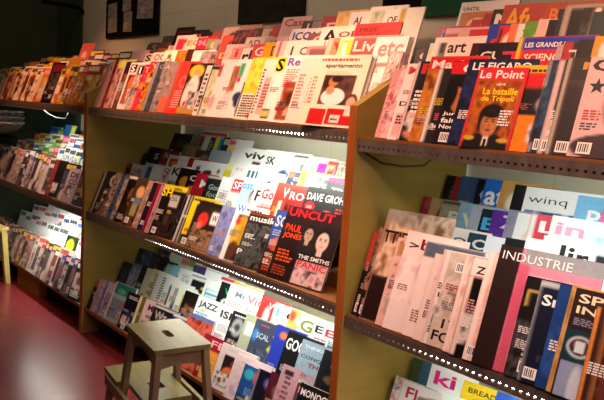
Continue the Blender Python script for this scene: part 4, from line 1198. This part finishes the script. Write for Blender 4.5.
510 210 .2 6|!grey magazine with two lavender squares|#8a88a0;R .2 .66 .5 .2 #b8a8d0;R .2 .4 .5 .2 #b8a8d0
519 213 .2 7|!white magazine with faint pink ring|#f2eeee;E .5 .56 .3 .2 #e8c0c4;E .5 .56 .25 .165 #f2eeee;L .4 .2 .4 .2 #b8b0b4 4
533 214 .225 7|!red photo magazine with white Lu|#d02840;R 0 0 .1 1 #f4ecec;T Lu .18 .70 .62 .20 #f8f0f0;R .1 .3 .9 .2 #8a2048
554 216 .26 7|!white magazine with pale pink capitals and NEW|#f6f2f4;T ins .08 .70 .66 .2 #e890bc;T NEW .62 .54 .3 .09 #1a1a20;R .1 .2 .4 .2 #3a3a68
588 222 .22 7|!pale aqua magazine with white letters|#d4ecf4;T mi .2 .6 .6 .24 #a8d4e8
@R M 3 mix
448 176 .15 6|!black magazine with faded white marks, back row start|#16161a;R .2 .4 .3 .4 #6a6a78;L .2 .4 .3 .4 #14141a 4
456 177 .15 6|crimson magazine with dark foot|#a82834;R 0 0 1 .5 #24202c;T ii .3 .6 .3 .2 #e05a60
463 176 .22 7|!slate blue magazine with red T|#3a5078;T T .54 .64 .24 .28 #d83038;R 0 .3 1 .1 #6a4a68
480 180 .2 6|black magazine with grey C|#1c1c20;T C .1 .6 .36 .26 #c8ccd0;R .3 .2 .4 .3 #e0502c
487 179 .225 7|!bright blue magazine with white at and kissing couple|#2468c8;T at .06 .54 .4 .3 #f2f4f8;E .7 .5 .16 .2 #1a1a20;E .66 .4 .1 .1 #e0c8b8;R 0 .2 .2 .34 #e04a24
504 181 .21 7|!tan magazine with large white ring|#c89450;E .5 .62 .34 .26 #f4e8d8;E .54 .62 .2 .15 #c89a5c;R .3 .1 .5 .2 #e8d060
517 185 .2 7|!black magazine with yellow patch and white print|#1c1c1e;L .3 .66 .4 .12 #e8e8e0 2;R .4 .44 .4 .16 #e8e030
529 187 .30 8 H|!white magazine with thin rounded letters over navy photo|#f6f6f8;T ~winq .06 .70 .5 .16 #2a2a34;R .04 .3 .96 .3 #1c1c4c;N .04 .3 .96 .3 #16163c #2a3a7a #a8c8e8 5
579 196 .23 7|!light blue magazine with white bubble letters and pink corner|#6ab0e0;T PA .2 .5 .5 .28 #f4f8fc;E .5 .3 .2 .06 #f0e020;R .76 .3 .24 .7 #e04a9a
604 203 .22 7|plain hot pink magazine|#d84898
@C B 0 dark
94 280 .2 6|dark magazine with red top, white panel|#2a2426;R 0 .8 1 .2 #a8403a;R .2 .4 .3 .2 #c8c4c4
101 279 .2 7|pinkish lavender magazine|#b09cac;N 0 0 1 1 #a08c9c #bcaab8 #8a7488 4;R .4 .4 .2 .4 #5a4a60
108 281 .2 7|lilac magazine with blue edge|#a898b8;R 0 0 .1 1 #5a60a8;L .2 .2 .4 .5 #6a5a78 9
117 282 .24 9|!teal and grey magazine with lines of text|#8a9aa8;R 0 .72 1 .28 #2a6a6c;E .4 .8 .2 .06 #48a090;L .1 .1 .8 .5 #4a5468 10;R 0 0 .06 1 #c8c4cc
129 292 .21 12 S.2,-.02|!navy book with white ruled title and blue glow|#141826;L .12 .82 .7 .1 #c8ccd8 2;E .5 .36 .3 .18 #22346a;R .9 0 .1 1 #b8b098
141 296 .2 8|olive and red magazine with cream edge|#6a6434;R 0 0 .14 1 #d8d0a8;E .5 .5 .2 .16 #a83a2a
147 299 .22 12|!pale pink book with large dark M and N|#cbb4b8;T Mr .2 .74 .4 .16 #4a2c34;T ort .2 .56 .4 .1 #4a2c34;L .2 .2 .5 .2 #8a6a74 5
156 304 .24 13|!dark plum book with silver scribble and olive photo|#1e1620;N .2 .3 .8 .5 #241a24 #6a6a48 #140e16 6;T Wz .1 .66 .5 .2 #a8a0a8;R 0 .92 1 .05 #c8c4c8
174 314 .24 13|!deep blue book with violet corner|#232c5c;E .4 .6 .2 .16 #4a4a98;R 0 .94 1 .06 #d8d8e0
190 313 .22 10|!rust red book above the stool's seat|#b0483c;N 0 0 1 1 #a83c34 #c86454 #7a2824 4;R 0 .94 1 .06 #4a70b0
206 334 .22 9|!crimson magazine with pink FE, golden lower half|#8a1c28;T FE .3 .76 .5 .16 #e0a0b0;R .2 .0 .8 .68 #c8883a;N .2 0 .8 .6 #b87828 #d8a048 #a05a1c 4
224 344 .26 17 D|!white-bordered book with dark orange-faced photo|#c4b8bc;R .16 .1 .6 .68 #241a1c;E .4 .4 .2 .14 #c86a3c;E .5 .62 .12 .1 #6a3a28;R .2 .9 .6 .03 #a89ca4
239 355 .26 17 D|!plain pinkish-white book with faint embossed letters|#c8b4bc;L .2 .82 .6 .07 #b09ca4 1;N 0 0 1 .7 #c0acb4 #d0bcc4 #b09ca8 2
249 367 .23 17 D|!blue turquoise book with a red square|#1c4a8c;R .36 .66 .42 .26 #d04a54;E .2 .8 .14 .12 #38a0b0;R 0 0 1 .3 #163a74;L .2 .3 .5 .2 #6a90c8 4
263 371 .22 9|!black book with violet shield|#141224;E .5 .76 .24 .14 #5a4aa0;E .5 .76 .15 .09 #b0a8d8;R 0 0 .04 1 #8a8498
276 374 .2 8|maroon book with grey face|#4a1820;E .4 .66 .2 .16 #7a5a58
288 366 .11 12|!narrow pinkish book with letters up its cover|#b08c98;L .3 .1 .4 .76 #5a3a48 10;R .2 .86 .5 .08 #2a1c24
308 387 .21 17 D|!black book with white capitals beside grey slab|#14121a;T MONOCLE .06 .8 .86 .12 #e4e0e4
@C B 1 mix
105 262 .2 6|dark magazine with brown hair photo|#2a2222;E .5 .7 .3 .2 #4a342c
117 258 .2 6|black magazine with grey title|#1c1a1c;T ONE .2 .76 .6 .14 #8a8484;E .4 .5 .2 .14 #5a4a44
126 262 .2 6|dark navy magazine|#1c2238;N 0 .1 1 .7 #1c2238 #34466a #101420 5
134 263 .2 6|!steel blue magazine with city lights|#6a86a8;N 0 .1 1 .8 #4a6890 #a8bcd0 #8a4a4c 5
143 265 .2 5|black magazine with red dot|#1a1618;E .5 .7 .1 .06 #a82c2c
148 268 .2 8|cream magazine with pale green band|#e0d8b0;R .4 0 .3 1 #b0b878
154 269 .2 8|!ivory magazine with brown vertical print|#e8dcb4;L .2 .2 .4 .7 #8a6a30 9
160 272 .2 8|!white magazine with black upright letters|#f0eee8;L .3 .25 .3 .65 #1c1c20 9
168 277 .2 9|white magazine with two dark bars|#f2f2ee;R .3 .2 .12 .6 #3a3c44;R .6 .2 .2 .5 #8a9098
175 281 .21 9|!white magazine with grey street photo|#f0f0ec;R .2 .2 .7 .6 #6a727c;N .2 .2 .7 .6 #4a525c #9aa4ac #c8b45a 5
181 287 .18 8|!white magazine with yellow-green picture|#f0f0e4;R .3 .3 .5 .5 #d0c840;E .5 .5 .16 .14 #6a8a3a
187 291 .2 8|!black magazine with brown moustached face|#1c1614;E .5 .5 .34 .3 #8a5a3c;E .5 .7 .36 .12 #2a1a14;R .3 .4 .4 .05 #1c1210
200 296 .25 9|!white magazine with slanting black brush capitals, blue text|#eef4f8;T JAZZ .1 .66 .66 .22 #1a2a3c;L .08 .2 .6 .36 #58a8d8 6;E .3 .62 .1 .04 #d8d050
222 305 .23 9|!white magazine with heavy black ISR|#f2f2f2;T ISR .06 .66 .6 .2 #121214;L .1 .3 .5 .2 #b8b8bc 4
234 311 .22 8|!black magazine with skull-like white portrait, yellow letter|#141418;E .3 .6 .2 .24 #a8a8b0;E .3 .6 .1 .1 #3a3a40;R .66 .5 .2 .34 #d8cc40;L .1 .86 .8 .08 #e8e8e8 1
247 314 .2 8|!pale khaki magazine with white square|#b0b498;R .1 .5 .3 .3 #e8e8e0
257 319 .24 9|!dark slate magazine with white letters and yellow globe|#3c4458;T SCAL .14 .56 .4 .14 #c0c8d8;T WE .62 .6 .3 .14 #d0d8e4;E .7 .4 .14 .07 #d8c848;E .1 .62 .08 .14 #3888d0;L .2 .86 .4 .06 #c84a50 1;N 0 0 1 .3 #343c50 #5a6478 #20242e 5
278 325 .21 8|royal blue magazine with orange badge|#2838a0;E .3 .8 .12 .08 #e07838
289 331 .24 9|!black magazine with tall white narrow GOOD|#101214;T GOOD .04 .6 .7 .26 #ececec
304 340 .24 10|!grey-blue book with CONQUER THE in dark capitals|#8a9cac;T THINKING .1 .84 .7 .07 #c8d4dc;T CONQUER .06 .6 .9 .09 #2c3a50;T THE .3 .46 .4 .09 #7a3a3c;R 0 0 1 .3 #a88a98
325 350 .21 9|!black book with pale HE letters|#15141a;T HE .3 .66 .6 .14 #b8bcc0;E .4 .4 .2 .08 #6a4a3c
@C B 2 pale
137 247 .2 6|dark grey magazine with head|#3a3c44;E .5 .7 .2 .14 #8a8a90
146 250 .2 6|!slate blue magazine in dark end of row|#3c5274;N 0 .2 1 .7 #34486a #5a7498 #24304a 4
153 254 .2 6|black magazine with grey figures|#1c1c20;N 0 .2 1 .7 #1c1c20 #4a4a50 #0e0e10 6
161 259 .2 6|dark magazine with pink portrait|#241c20;P .5 .6 .2 #d89a8c #3a1c18 #8a2a34
168 264 .2 7|teal green magazine|#68b0a4;R 0 .6 1 .3 #88c8bc
174 265 .2 7|!cyan magazine with blue slanted letter|#90d0ec;T A .3 .5 .4 .34 #2070c0
181 268 .21 7|white magazine with grey double row lettering|#f2f4f4;T GOR .2 .66 .6 .14 #a8acb0;T SIM .2 .48 .6 .14 #a8acb0
192 272 .24 8|!white magazine with black monitor and yellow glow|#f4f4f6;R .06 .88 .9 .04 #1c1c24;R .14 .4 .4 .34 #1c1a24;R .5 .3 .4 .46 #22202c;E .66 .5 .1 .06 #e8e040
207 279 .23 8|!white magazine with framed cyan landscape|#f4f8f8;R .1 .3 .74 .34 #58b4cc;R .14 .34 .66 .26 #d8eef4;R .14 .42 .66 .06 #3a88a4
222 282 .19 8|!black magazine with green W and white Q|#101412;T W .24 .62 .5 .2 #30c060;E .5 .34 .26 .14 #e8e8e8;E .5 .34 .15 .08 #101412
231 285 .22 8|white magazine with grey Men title|#f4f2f2;T Men .3 .66 .6 .18 #7a8494;L .1 .3 .7 .2 #f0a0b0 3
247 291 .23 8|!white magazine with rosy red script|#f6f0f0;T Vida .1 .62 .8 .26 #e07888;T 201 .1 .34 .5 .14 #a8a8b0
263 296 .22 8|!red magazine with white swoosh and WA|#c82c28;T WA .3 .66 .5 .2 #f0dcd8;E .3 .4 .1 .3 #f0e8e4;R .4 .1 .5 .3 #a81c1c
276 303 .22 8|!white magazine, light blue mark, black G, red blot|#f2f6f8;R .1 .6 .1 .26 #60c0e0;T G .45 .6 .4 .24 #121416;E .4 .3 .2 .12 #d84838
292 309 .22 8|!olive-lime magazine with pale round G|#c8c060;T G .2 .52 .6 .34 #f0f0d0;E .1 .8 .1 .16 #e04a40;R .0 .1 1 .3 #4a4c40
302 313 .23 8|!pale grey magazine with large olive G|#dce0dc;T GK .06 .5 .8 .34 #8a8a34;L .1 .1 .7 .24 #a0a8c0 4
317 319 .23 8|!pale silver magazine, black E, red E, N|#d8e0e4;T E .06 .62 .22 .2 #141416;T E .36 .6 .24 .2 #c82c30;T N .68 .58 .26 .22 #1a1c22;L .1 .3 .4 .2 #c84a50 3;R .5 .1 .4 .3 #5a6068
@C B 3 pale
161 243 .2 6|grey magazine with dark head|#4a4c50;E .5 .7 .2 .14 #24262a
172 250 .2 6|pale green magazine|#c8dcc8
183 258 .21 7|!magazine with pink and olive stripes|#d8d8a0;R 0 .7 .4 .3 #d86a7a;R .4 .7 .3 .3 #6a9a50
195 265 .2 7|!dark violet magazine behind the monitor cover|#3c2c5c;N 0 .2 1 .8 #3c2c5c #5a4a88 #201834 4
207 268 .21 7|plain white magazine with grey strip|#f4f6f6;R 0 .9 1 .06 #c0c8cc
222 276 .21 7|!white magazine with scarlet top strip|#f4f2f0;R 0 .82 .6 .14 #e03048;R .6 .82 .3 .14 #d8c838
240 283 .21 7|white magazine with lime rim|#f2f4e8;R 0 .9 1 .08 #c8c838
@R B 1 vivid
396 376 .2 6|pale magazine with crowded pink script|#d8c8cc;N 0 .2 1 .8 #c86a80 #f0e4e4 #5a2c48 8
404 380 .26 8|!white magazine with purple capitals below brown hat|#ece4e4;T ERE .1 .5 .6 .18 #7a1c90;E .6 .8 .3 .06 #8a6a58;T Fl .1 .74 .2 .18 #c02838;R 0 .3 .3 .2 #2888a0
443 392 .22 7|white magazine with teal strip|#eef0ec;R 0 .2 1 .3 #38a0a8
@R B 2 vivid
413 358 .18 7|!dark green magazine under rail at bottom row start|#3a4a34;R .3 .5 .3 .4 #a86a48
424 362 .2 7|!steel blue magazine with white round letter|#3a5a78;E .6 .66 .26 .18 #d8e4ec;E .6 .66 .13 .09 #3a5a78;R 0 .1 1 .3 #5a8a58
433 364 .22 8|!white magazine with hot pink ki|#f4f0ee;T ki .12 .62 .46 .28 #e02880;R .1 .2 .6 .14 #38a0a8
457 378 .21 8|white magazine with small gold mark|#f4f2ec;R .5 .4 .4 .2 #d8d0b0
465 380 .28 9|!yellow magazine with brown serif line over red patch|#f0cc28;T BREAD_CO .1 .78 .7 .11 #5a4418;R .2 .4 .5 .3 #d83828;R .8 .5 .2 .2 #e87828
497 392 .22 8|!royal blue magazine at the picture's lower edge|#2050b8;R .4 .5 .5 .3 #d8e040
'''
AUTO = {   # left rack and other rows that are only seen as crowded covers: from x, to x, pitch, mean height
    ('L', 'T', 0): ('amber', -4.2, -2.38, .07, .25), ('L', 'T', 1): ('amber', -4.0, -2.35, .11, .25), ('L', 'T', 2): ('dark', -3.9, -2.4, .13, .25),
    ('L', 'M', 0): ('dusk', -4.22, -2.38, .065, .26), ('L', 'M', 1): ('vivid', -4.1, -2.35, .10, .25), ('L', 'M', 2): ('vivid', -4.0, -2.35, .12, .25), ('L', 'M', 3): ('vivid', -3.9, -2.35, .14, .24),
    ('L', 'B', 0): ('dusk', -4.22, -2.38, .065, .25), ('L', 'B', 1): ('pale', -4.0, -2.38, .12, .25), ('L', 'B', 2): ('pale', -4.0, -2.38, .13, .25), ('L', 'B', 3): ('pale', -3.9, -2.38, .14, .24),
}
LEFT = '''
@L T 0 warm
55 63 .2 6|!black magazine with dark red title band in the dark corner|#1a1414;R .1 .78 .86 .16 #6a1c28;N .06 .1 .88 .64 #141011 #3a302c #6a5a50 6
@L T 1 warm
71 58 .2 6|!ochre magazine with cream blobs on it|#a8742c;E .5 .6 .2 .14 #e0b870
@L T 2 warm
83 44 .2 6|!rose red magazine with pale patch nearest the divider|#b8524a;E .4 .6 .2 .14 #d8a89c
@L M 0 dark
58 160 .2 6|!red and black magazine beside pale stencil one|#8a3430;R .3 0 .7 1 #241818
71 168 .2 7|!pale mauve magazine with four stencilled dark letters|#b89aa0;T DE .2 .72 .6 .16 #3a2a30;T CO .2 .52 .6 .16 #3a2a30;R .2 .2 .3 .3 #5a4a50
@L M 3 vivid
66 125 .2 6|!blue magazine with yellow corner near divider|#2c70c0;R .6 .5 .4 .5 #e8e030
@L B 1 pale
68 235 .2 6|!lime and navy magazine low by the divider|#24341c;E .4 .6 .3 .26 #c8d038
'''


def rows(spec):
    cur, out = None, {}
    for ln in spec.strip().splitlines():
        if ln.startswith('@'):
            a = ln[1:].split()
            cur = (a[0], a[1], int(a[2]))
            out[cur] = (a[3], [])
        elif ln.strip():
            out[cur][1].append(ln)
    return out


_rows = rows(SPEC)
_left = rows(LEFT)
for key in list(_rows) + list(AUTO):
    if key in _rows:
        pal, items = _rows[key]
        build_row(*key, items, pal)
    else:
        pal, a0, a1, pitch, hm = AUTO[key]
        build_row(*key, _left.get(key, ('', []))[1], pal, (a0, a1, pitch, hm))

finish_rows()

# ------------------------------------------------------------------ things on the wall
def sheets_board(name, label, x0, x1, z0, z1, mat, sheets, tilt=0.0, cat='poster'):
    t = thing(name, label, cat, ((x0 + x1) / 2, YW - 0.004, z0), (0, tilt, 0))
    h = (x1 - x0) / 2
    mb = MB()
    n = 10
    vs, fs = [], []
    for i in range(n + 1):                 # slightly bowed cloth or card
        x = -h + 2 * h * i / n
        d = -0.010 * math.sin(math.pi * i / n) - 0.004
        for y in (d, d - 0.006):
            vs += [(x, y, 0), (x, y, z1 - z0)]
    for i in range(n):
        a = i * 4
        fs += [(a, a + 4, a + 5, a + 1), (a + 2, a + 3, a + 7, a + 6), (a, a + 2, a + 6, a + 4), (a + 1, a + 5, a + 7, a + 3)]
    fs += [(0, 1, 3, 2), (n * 4, n * 4 + 2, n * 4 + 3, n * 4 + 1)]
    mb.add(vs, fs)
    mb.build('backing_board', mat, t)
    for (a, c, e, g, r) in sheets:
        s = MB()
        s.box(-a / 2, a / 2, -0.001, 0.0, -c / 2, c / 2)
        o = s.build('paper_sheet', M['sheet'], t)
        o.location = (e, -0.0225, g)
        o.rotation_euler = (0, r, 0)
    return t


sheets_board('wall_poster', 'black poster with three grey printed sheets on the wall above the racks', -3.35, -2.53, 1.84, 2.12, M['board_black'],
             [(.15, .21, -.27, .14, -.03), (.13, .14, -.02, .10, .05), (.13, .10, -.04, .225, 0), (.23, .17, .24, .19, .05)])
sheets_board('wall_poster', 'plain charcoal board on the wall above the centre rack', -1.61, -1.03, 1.85, 2.5, M['board_grey'], [])
p3 = sheets_board('wall_poster', 'black chalk board with a scribbled line at the top of the wall', -0.50, -0.285, 1.845, 2.2, M['board_black'], [])
mb = MB()
mb.tube([(-.08, -.0235, .06), (-.05, -.0235, .045), (-.02, -.0235, .07), (.01, -.0235, .05), (.04, -.0235, .072), (.075, -.0235, .06)], 0.0022, 5)
mb.build('chalk_scribble', M['chalk'], p3)
sheets_board('wall_poster', 'green board on the wall right of the chalk board', -0.275, 0.07, 1.805, 2.2, M['board_green'], [])
# dark pipe high in the left corner
mb = MB()
mb.tube([(-3.80, 0.30, 2.10), (-3.80, 0.52, 2.10), (-3.795, 0.60, 2.09), (-3.78, 0.61, 2.06)], 0.016, 10)
tag(mb.build('wall_pipe', M['board_black'], smooth=True), 'thin dark pipe high up in the corner of the green wall', 'pipe')

# ------------------------------------------------------------------ step stool in front of the centre rack


def slab(w, d, t, hole=None):
    """rounded board, optionally with an oval hand hole through it"""
    def ring(a, b, r, n=8):
        pts = []
        for cx, cy, s in ((a - r, b - r, 0), (-a + r, b - r, 1), (-a + r, -b + r, 2), (a - r, -b + r, 3)):
            for k in range(n):
                th = (s + k / (n - 1)) * math.pi / 2
                pts.append((cx + r * math.cos(th), cy + r * math.sin(th)))
        return pts
    mb = MB()
    o = ring(w / 2, d / 2, 0.008)
    n = len(o)
    if hole:
        i = ring(hole[0] / 2, hole[1] / 2, hole[1] / 2 * 0.98)
        hx = hole[2] if len(hole) > 2 else 0
        i = [(p[0] + hx, p[1]) for p in i]
        vs = [(p[0], p[1], z) for z in (0, -t) for p in o] + [(p[0], p[1], z) for z in (0, -t) for p in i]
        fs = []
        for k in range(n):
            q = (k + 1) % n
            fs += [(k, q, 2 * n + q, 2 * n + k), (n + q, n + k, 3 * n + k, 3 * n + q), (q, k, n + k, n + q), (2 * n + k, 2 * n + q, 3 * n + q, 3 * n + k)]
        mb.add(vs, fs)
    else:
        mb.prism(o, 'z', -t, 0)
    return mb


def put(mb, loc, name, mat, parent, bevel=0.0):
    o = mb.build(name, mat, parent, bevel=bevel)
    o.location = loc
    return o


ST = thing('step_stool', 'pale pine two-step stool with a hand hole, in front of the centre rack', 'stool', (-0.622, -0.3065, 0), (0, 0, math.radians(-8.7)))
HS, LX, LY = 0.50, 0.335, 0.225
put(slab(LX, LY, 0.019, (0.085, 0.030)), (0, 0, HS), 'seat_board', M['stool'], ST)
foot = {}
for sx in (-1, 1):
    for sy in (-1, 1):
        mb = MB()
        top = Vector((sx * (LX / 2 - .022), sy * (LY / 2 - .020), HS - 0.019))
        bot = Vector((sx * (LX / 2 + .018), sy * (LY / 2 + .020), 0.0))
        foot[sx, sy] = (top, bot)
        mb.beam(top, bot, 0.042, 0.024, 0.034, 0.022)
        for i, p in enumerate(mb.v):
            if p[2] < 0.02:
                mb.v[i] = (p[0], p[1], 0.0)
            elif p[2] > HS - 0.05:
                mb.v[i] = (p[0], p[1], HS - 0.019)
        mb.build('leg', M['stool_leg'], ST, bevel=0.002)


def at_h(sx, sy, z):
    a, c = foot[sx, sy]
    return a.lerp(c, (a.z - z) / (a.z - c.z))


def apron(p, q, arch, name):
    """rail between two legs, its lower edge arched"""
    p, q = Vector(p), Vector(q)
    d = (q - p)
    L = d.length
    d.normalize()
    nrm = Vector((-d.y, d.x, 0)) * 0.008
    vs, fs = [], []
    n = 10
    for i in range(n + 1):
        s = i / n
        c = p.lerp(q, s)
        lowz = -0.062 + arch * math.sin(math.pi * s)
        for off in (-1, 1):
            vs += [tuple(c + nrm * off), tuple(c + nrm * off + Vector((0, 0, lowz)))]
    for i in range(n):
        a = i * 4
        fs += [(a, a + 4, a + 5, a + 1), (a + 2, a + 3, a + 7, a + 6), (a, a + 2, a + 6, a + 4), (a + 1, a + 5, a + 7, a + 3)]
    fs += [(0, 1, 3, 2), (n * 4, n * 4 + 2, n * 4 + 3, n * 4 + 1)]
    mb = MB()
    mb.add(vs, fs)
    mb.build(name, M['stool_leg'], ST)


zt = HS - 0.0195
for sy in (-1, 1):
    apron((-LX / 2 + .045, sy * (LY / 2 - .022), zt), (LX / 2 - .045, sy * (LY / 2 - .022), zt), 0.034, 'apron')
for sx in (-1, 1):
    apron((sx * (LX / 2 - .024), -LY / 2 + .034, zt), (sx * (LX / 2 - .024), LY / 2 - .034, zt), 0.012, 'apron')
# lower step: a board reaching out to the aisle end, carried by two side rails and two short legs
HB = 0.25
mb = MB()                                  # wide outside the upper legs, narrower between them, with a hand slot
for x0, x1, y0, y1 in ((-.375, -.192, -.136, .136), (-.192, -.14, -.094, .094), (-.14, -.07, -.094, -.028), (-.14, -.07, .028, .094), (-.07, .04, -.094, .094)):
    mb.box(x0, x1, y0, y1, HB - 0.019, HB)
mb.build('step_board', M['stool'], ST)
for sy in (-1, 1):
    mb = MB()
    y = sy * (LY / 2 + 0.0235)
    mb.box(-0.34, LX / 2 + 0.02, y - 0.008, y + 0.008, HB - 0.062, HB - 0.0195)
    mb.build('side_rail', M['stool'], ST, bevel=0.0015)
    mb = MB()
    mb.beam((-0.350, sy * 0.105, HB - 0.0195), (-0.380, sy * 0.125, 0), 0.040, 0.022, 0.034, 0.022)
    for i, p in enumerate(mb.v):
        mb.v[i] = (p[0], p[1], 0.0 if p[2] < 0.02 else HB - 0.0195)
    mb.build('leg', M['stool_leg'], ST, bevel=0.002)
mb = MB()
mb.box(LX / 2 - 0.002, LX / 2 + 0.014, -LY / 2 + 0.012, LY / 2 - 0.012, HB - 0.06, HB - 0.02)
mb.build('cross_rail', M['stool'], ST)

# second wooden stool at the far left, mostly outside the picture
S2 = thing('wooden_stool', 'pale wooden stool, one leg showing, by the left rack corner', 'stool', (-3.575, -0.215, 0), (0, 0, math.radians(6)))
put(slab(0.27, 0.34, 0.022), (0, 0, 0.42), 'seat_board', M['pale_pine'], S2)
for sx in (-1, 1):
    for sy in (-1, 1):
        mb = MB()
        mb.beam((sx * .105, sy * .14, 0.398), (sx * .128, sy * .165, 0), 0.04, 0.04, 0.034, 0.034)
        for i, p in enumerate(mb.v):
            mb.v[i] = (p[0], p[1], 0.0 if p[2] < 0.02 else 0.398)
        mb.build('leg', M['pale_pine'], S2, bevel=0.002)
for sy in (-1, 1):
    mb = MB(); mb.box(-0.105, 0.105, sy * 0.153 - 0.009, sy * 0.153 + 0.009, 0.16, 0.19); mb.build('stretcher', M['pale_pine'], S2)

# ------------------------------------------------------------------ carton under the left rack
CB = thing('cardboard_box', 'brown cardboard carton on the floor under the left rack bottom shelf', 'box', (-3.22, 0.06, 0))
mb = MB(); mb.box(-0.22, 0.22, -0.035, 0.03, 0, 0.128); mb.build('carton', M['cardboard'], CB, bevel=0.003)
mb = MB(); mb.box(-0.215, 0.215, -0.034, 0.029, 0.128, 0.131); mb.build('flap', M['cardboard'], CB)

# ------------------------------------------------------------------ curled newspapers hanging off a wire shelf on the green wall
NX, NZ = -4.335, 1.045
NR = thing('newspaper_rack', 'small dark wire rack on the end wall beyond the left rack', 'rack', (NX, 0.08, NZ))
mb = MB()
for z in (0.0,):
    mb.tube([(0.0, -0.16, z), (0.26, -0.16, z), (0.26, 0.10, z), (0.0, 0.10, z)], 0.004, 6)
for y in (-0.12, -0.06, 0.0, 0.06):
    mb.tube([(0.002, y, 0.0), (0.258, y, 0.0)], 0.003, 6)
mb.build('wire_frame', M['board_black'], NR)
for i in range(3):
    mb = MB()
    n = 12
    vs, fs = [], []
    for k in range(n + 1):
        s = k / n
        x = 0.006 + (0.62 - 0.03 * i) * s
        z = 0.007 + i * 0.022 + s ** 2.4 * (0.11 + 0.02 * i)
        for y in (-0.14 + 0.012 * i, 0.07 + 0.008 * i):
            vs += [(x, y, z), (x, y, z + 0.010)]
    for k in range(n):
        a = k * 4
        fs += [(a, a + 2, a + 6, a + 4), (a + 1, a + 5, a + 7, a + 3), (a, a + 4, a + 5, a + 1), (a + 2, a + 3, a + 7, a + 6)]
    fs += [(0, 1, 3, 2), (n * 4, n * 4 + 2, n * 4 + 3, n * 4 + 1)]
    mb.add(vs, fs)
    o = mb.build('newspaper', M['newsprint'], smooth=False)
    o.location = (NX, 0.08, NZ)
    tag(o, ('lowest', 'middle', 'topmost')[i] + ' of the curled grey newspapers on the wire rack', 'newspaper', 'newspapers on the wire rack')

# ------------------------------------------------------------------ cables under the top shelves
mb = MB()
mb.tube([(0.06, 0.012, ZT - 0.066), (0.10, 0.05, ZT - 0.095), (0.15, 0.10, ZT - 0.102), (0.19, 0.16, ZT - 0.095), (0.21, 0.22, ZT - 0.040)], 0.004, 6)
tag(mb.build('power_cable', M['cable'], smooth=True), 'short brown cable drooping under the right rack top shelf', 'cable')
mb = MB()
mb.tube([(-2.98, 0.03, ZT - 0.04), (-2.92, 0.05, ZT - 0.065), (-2.80, 0.06, ZT - 0.085), (-2.66, 0.06, ZT - 0.08), (-2.60, 0.05, ZT - 0.045)], 0.0025, 6)
tag(mb.build('power_cable', M['white_cable'], smooth=True), 'short white cable drooping under the left rack top shelf', 'cable')
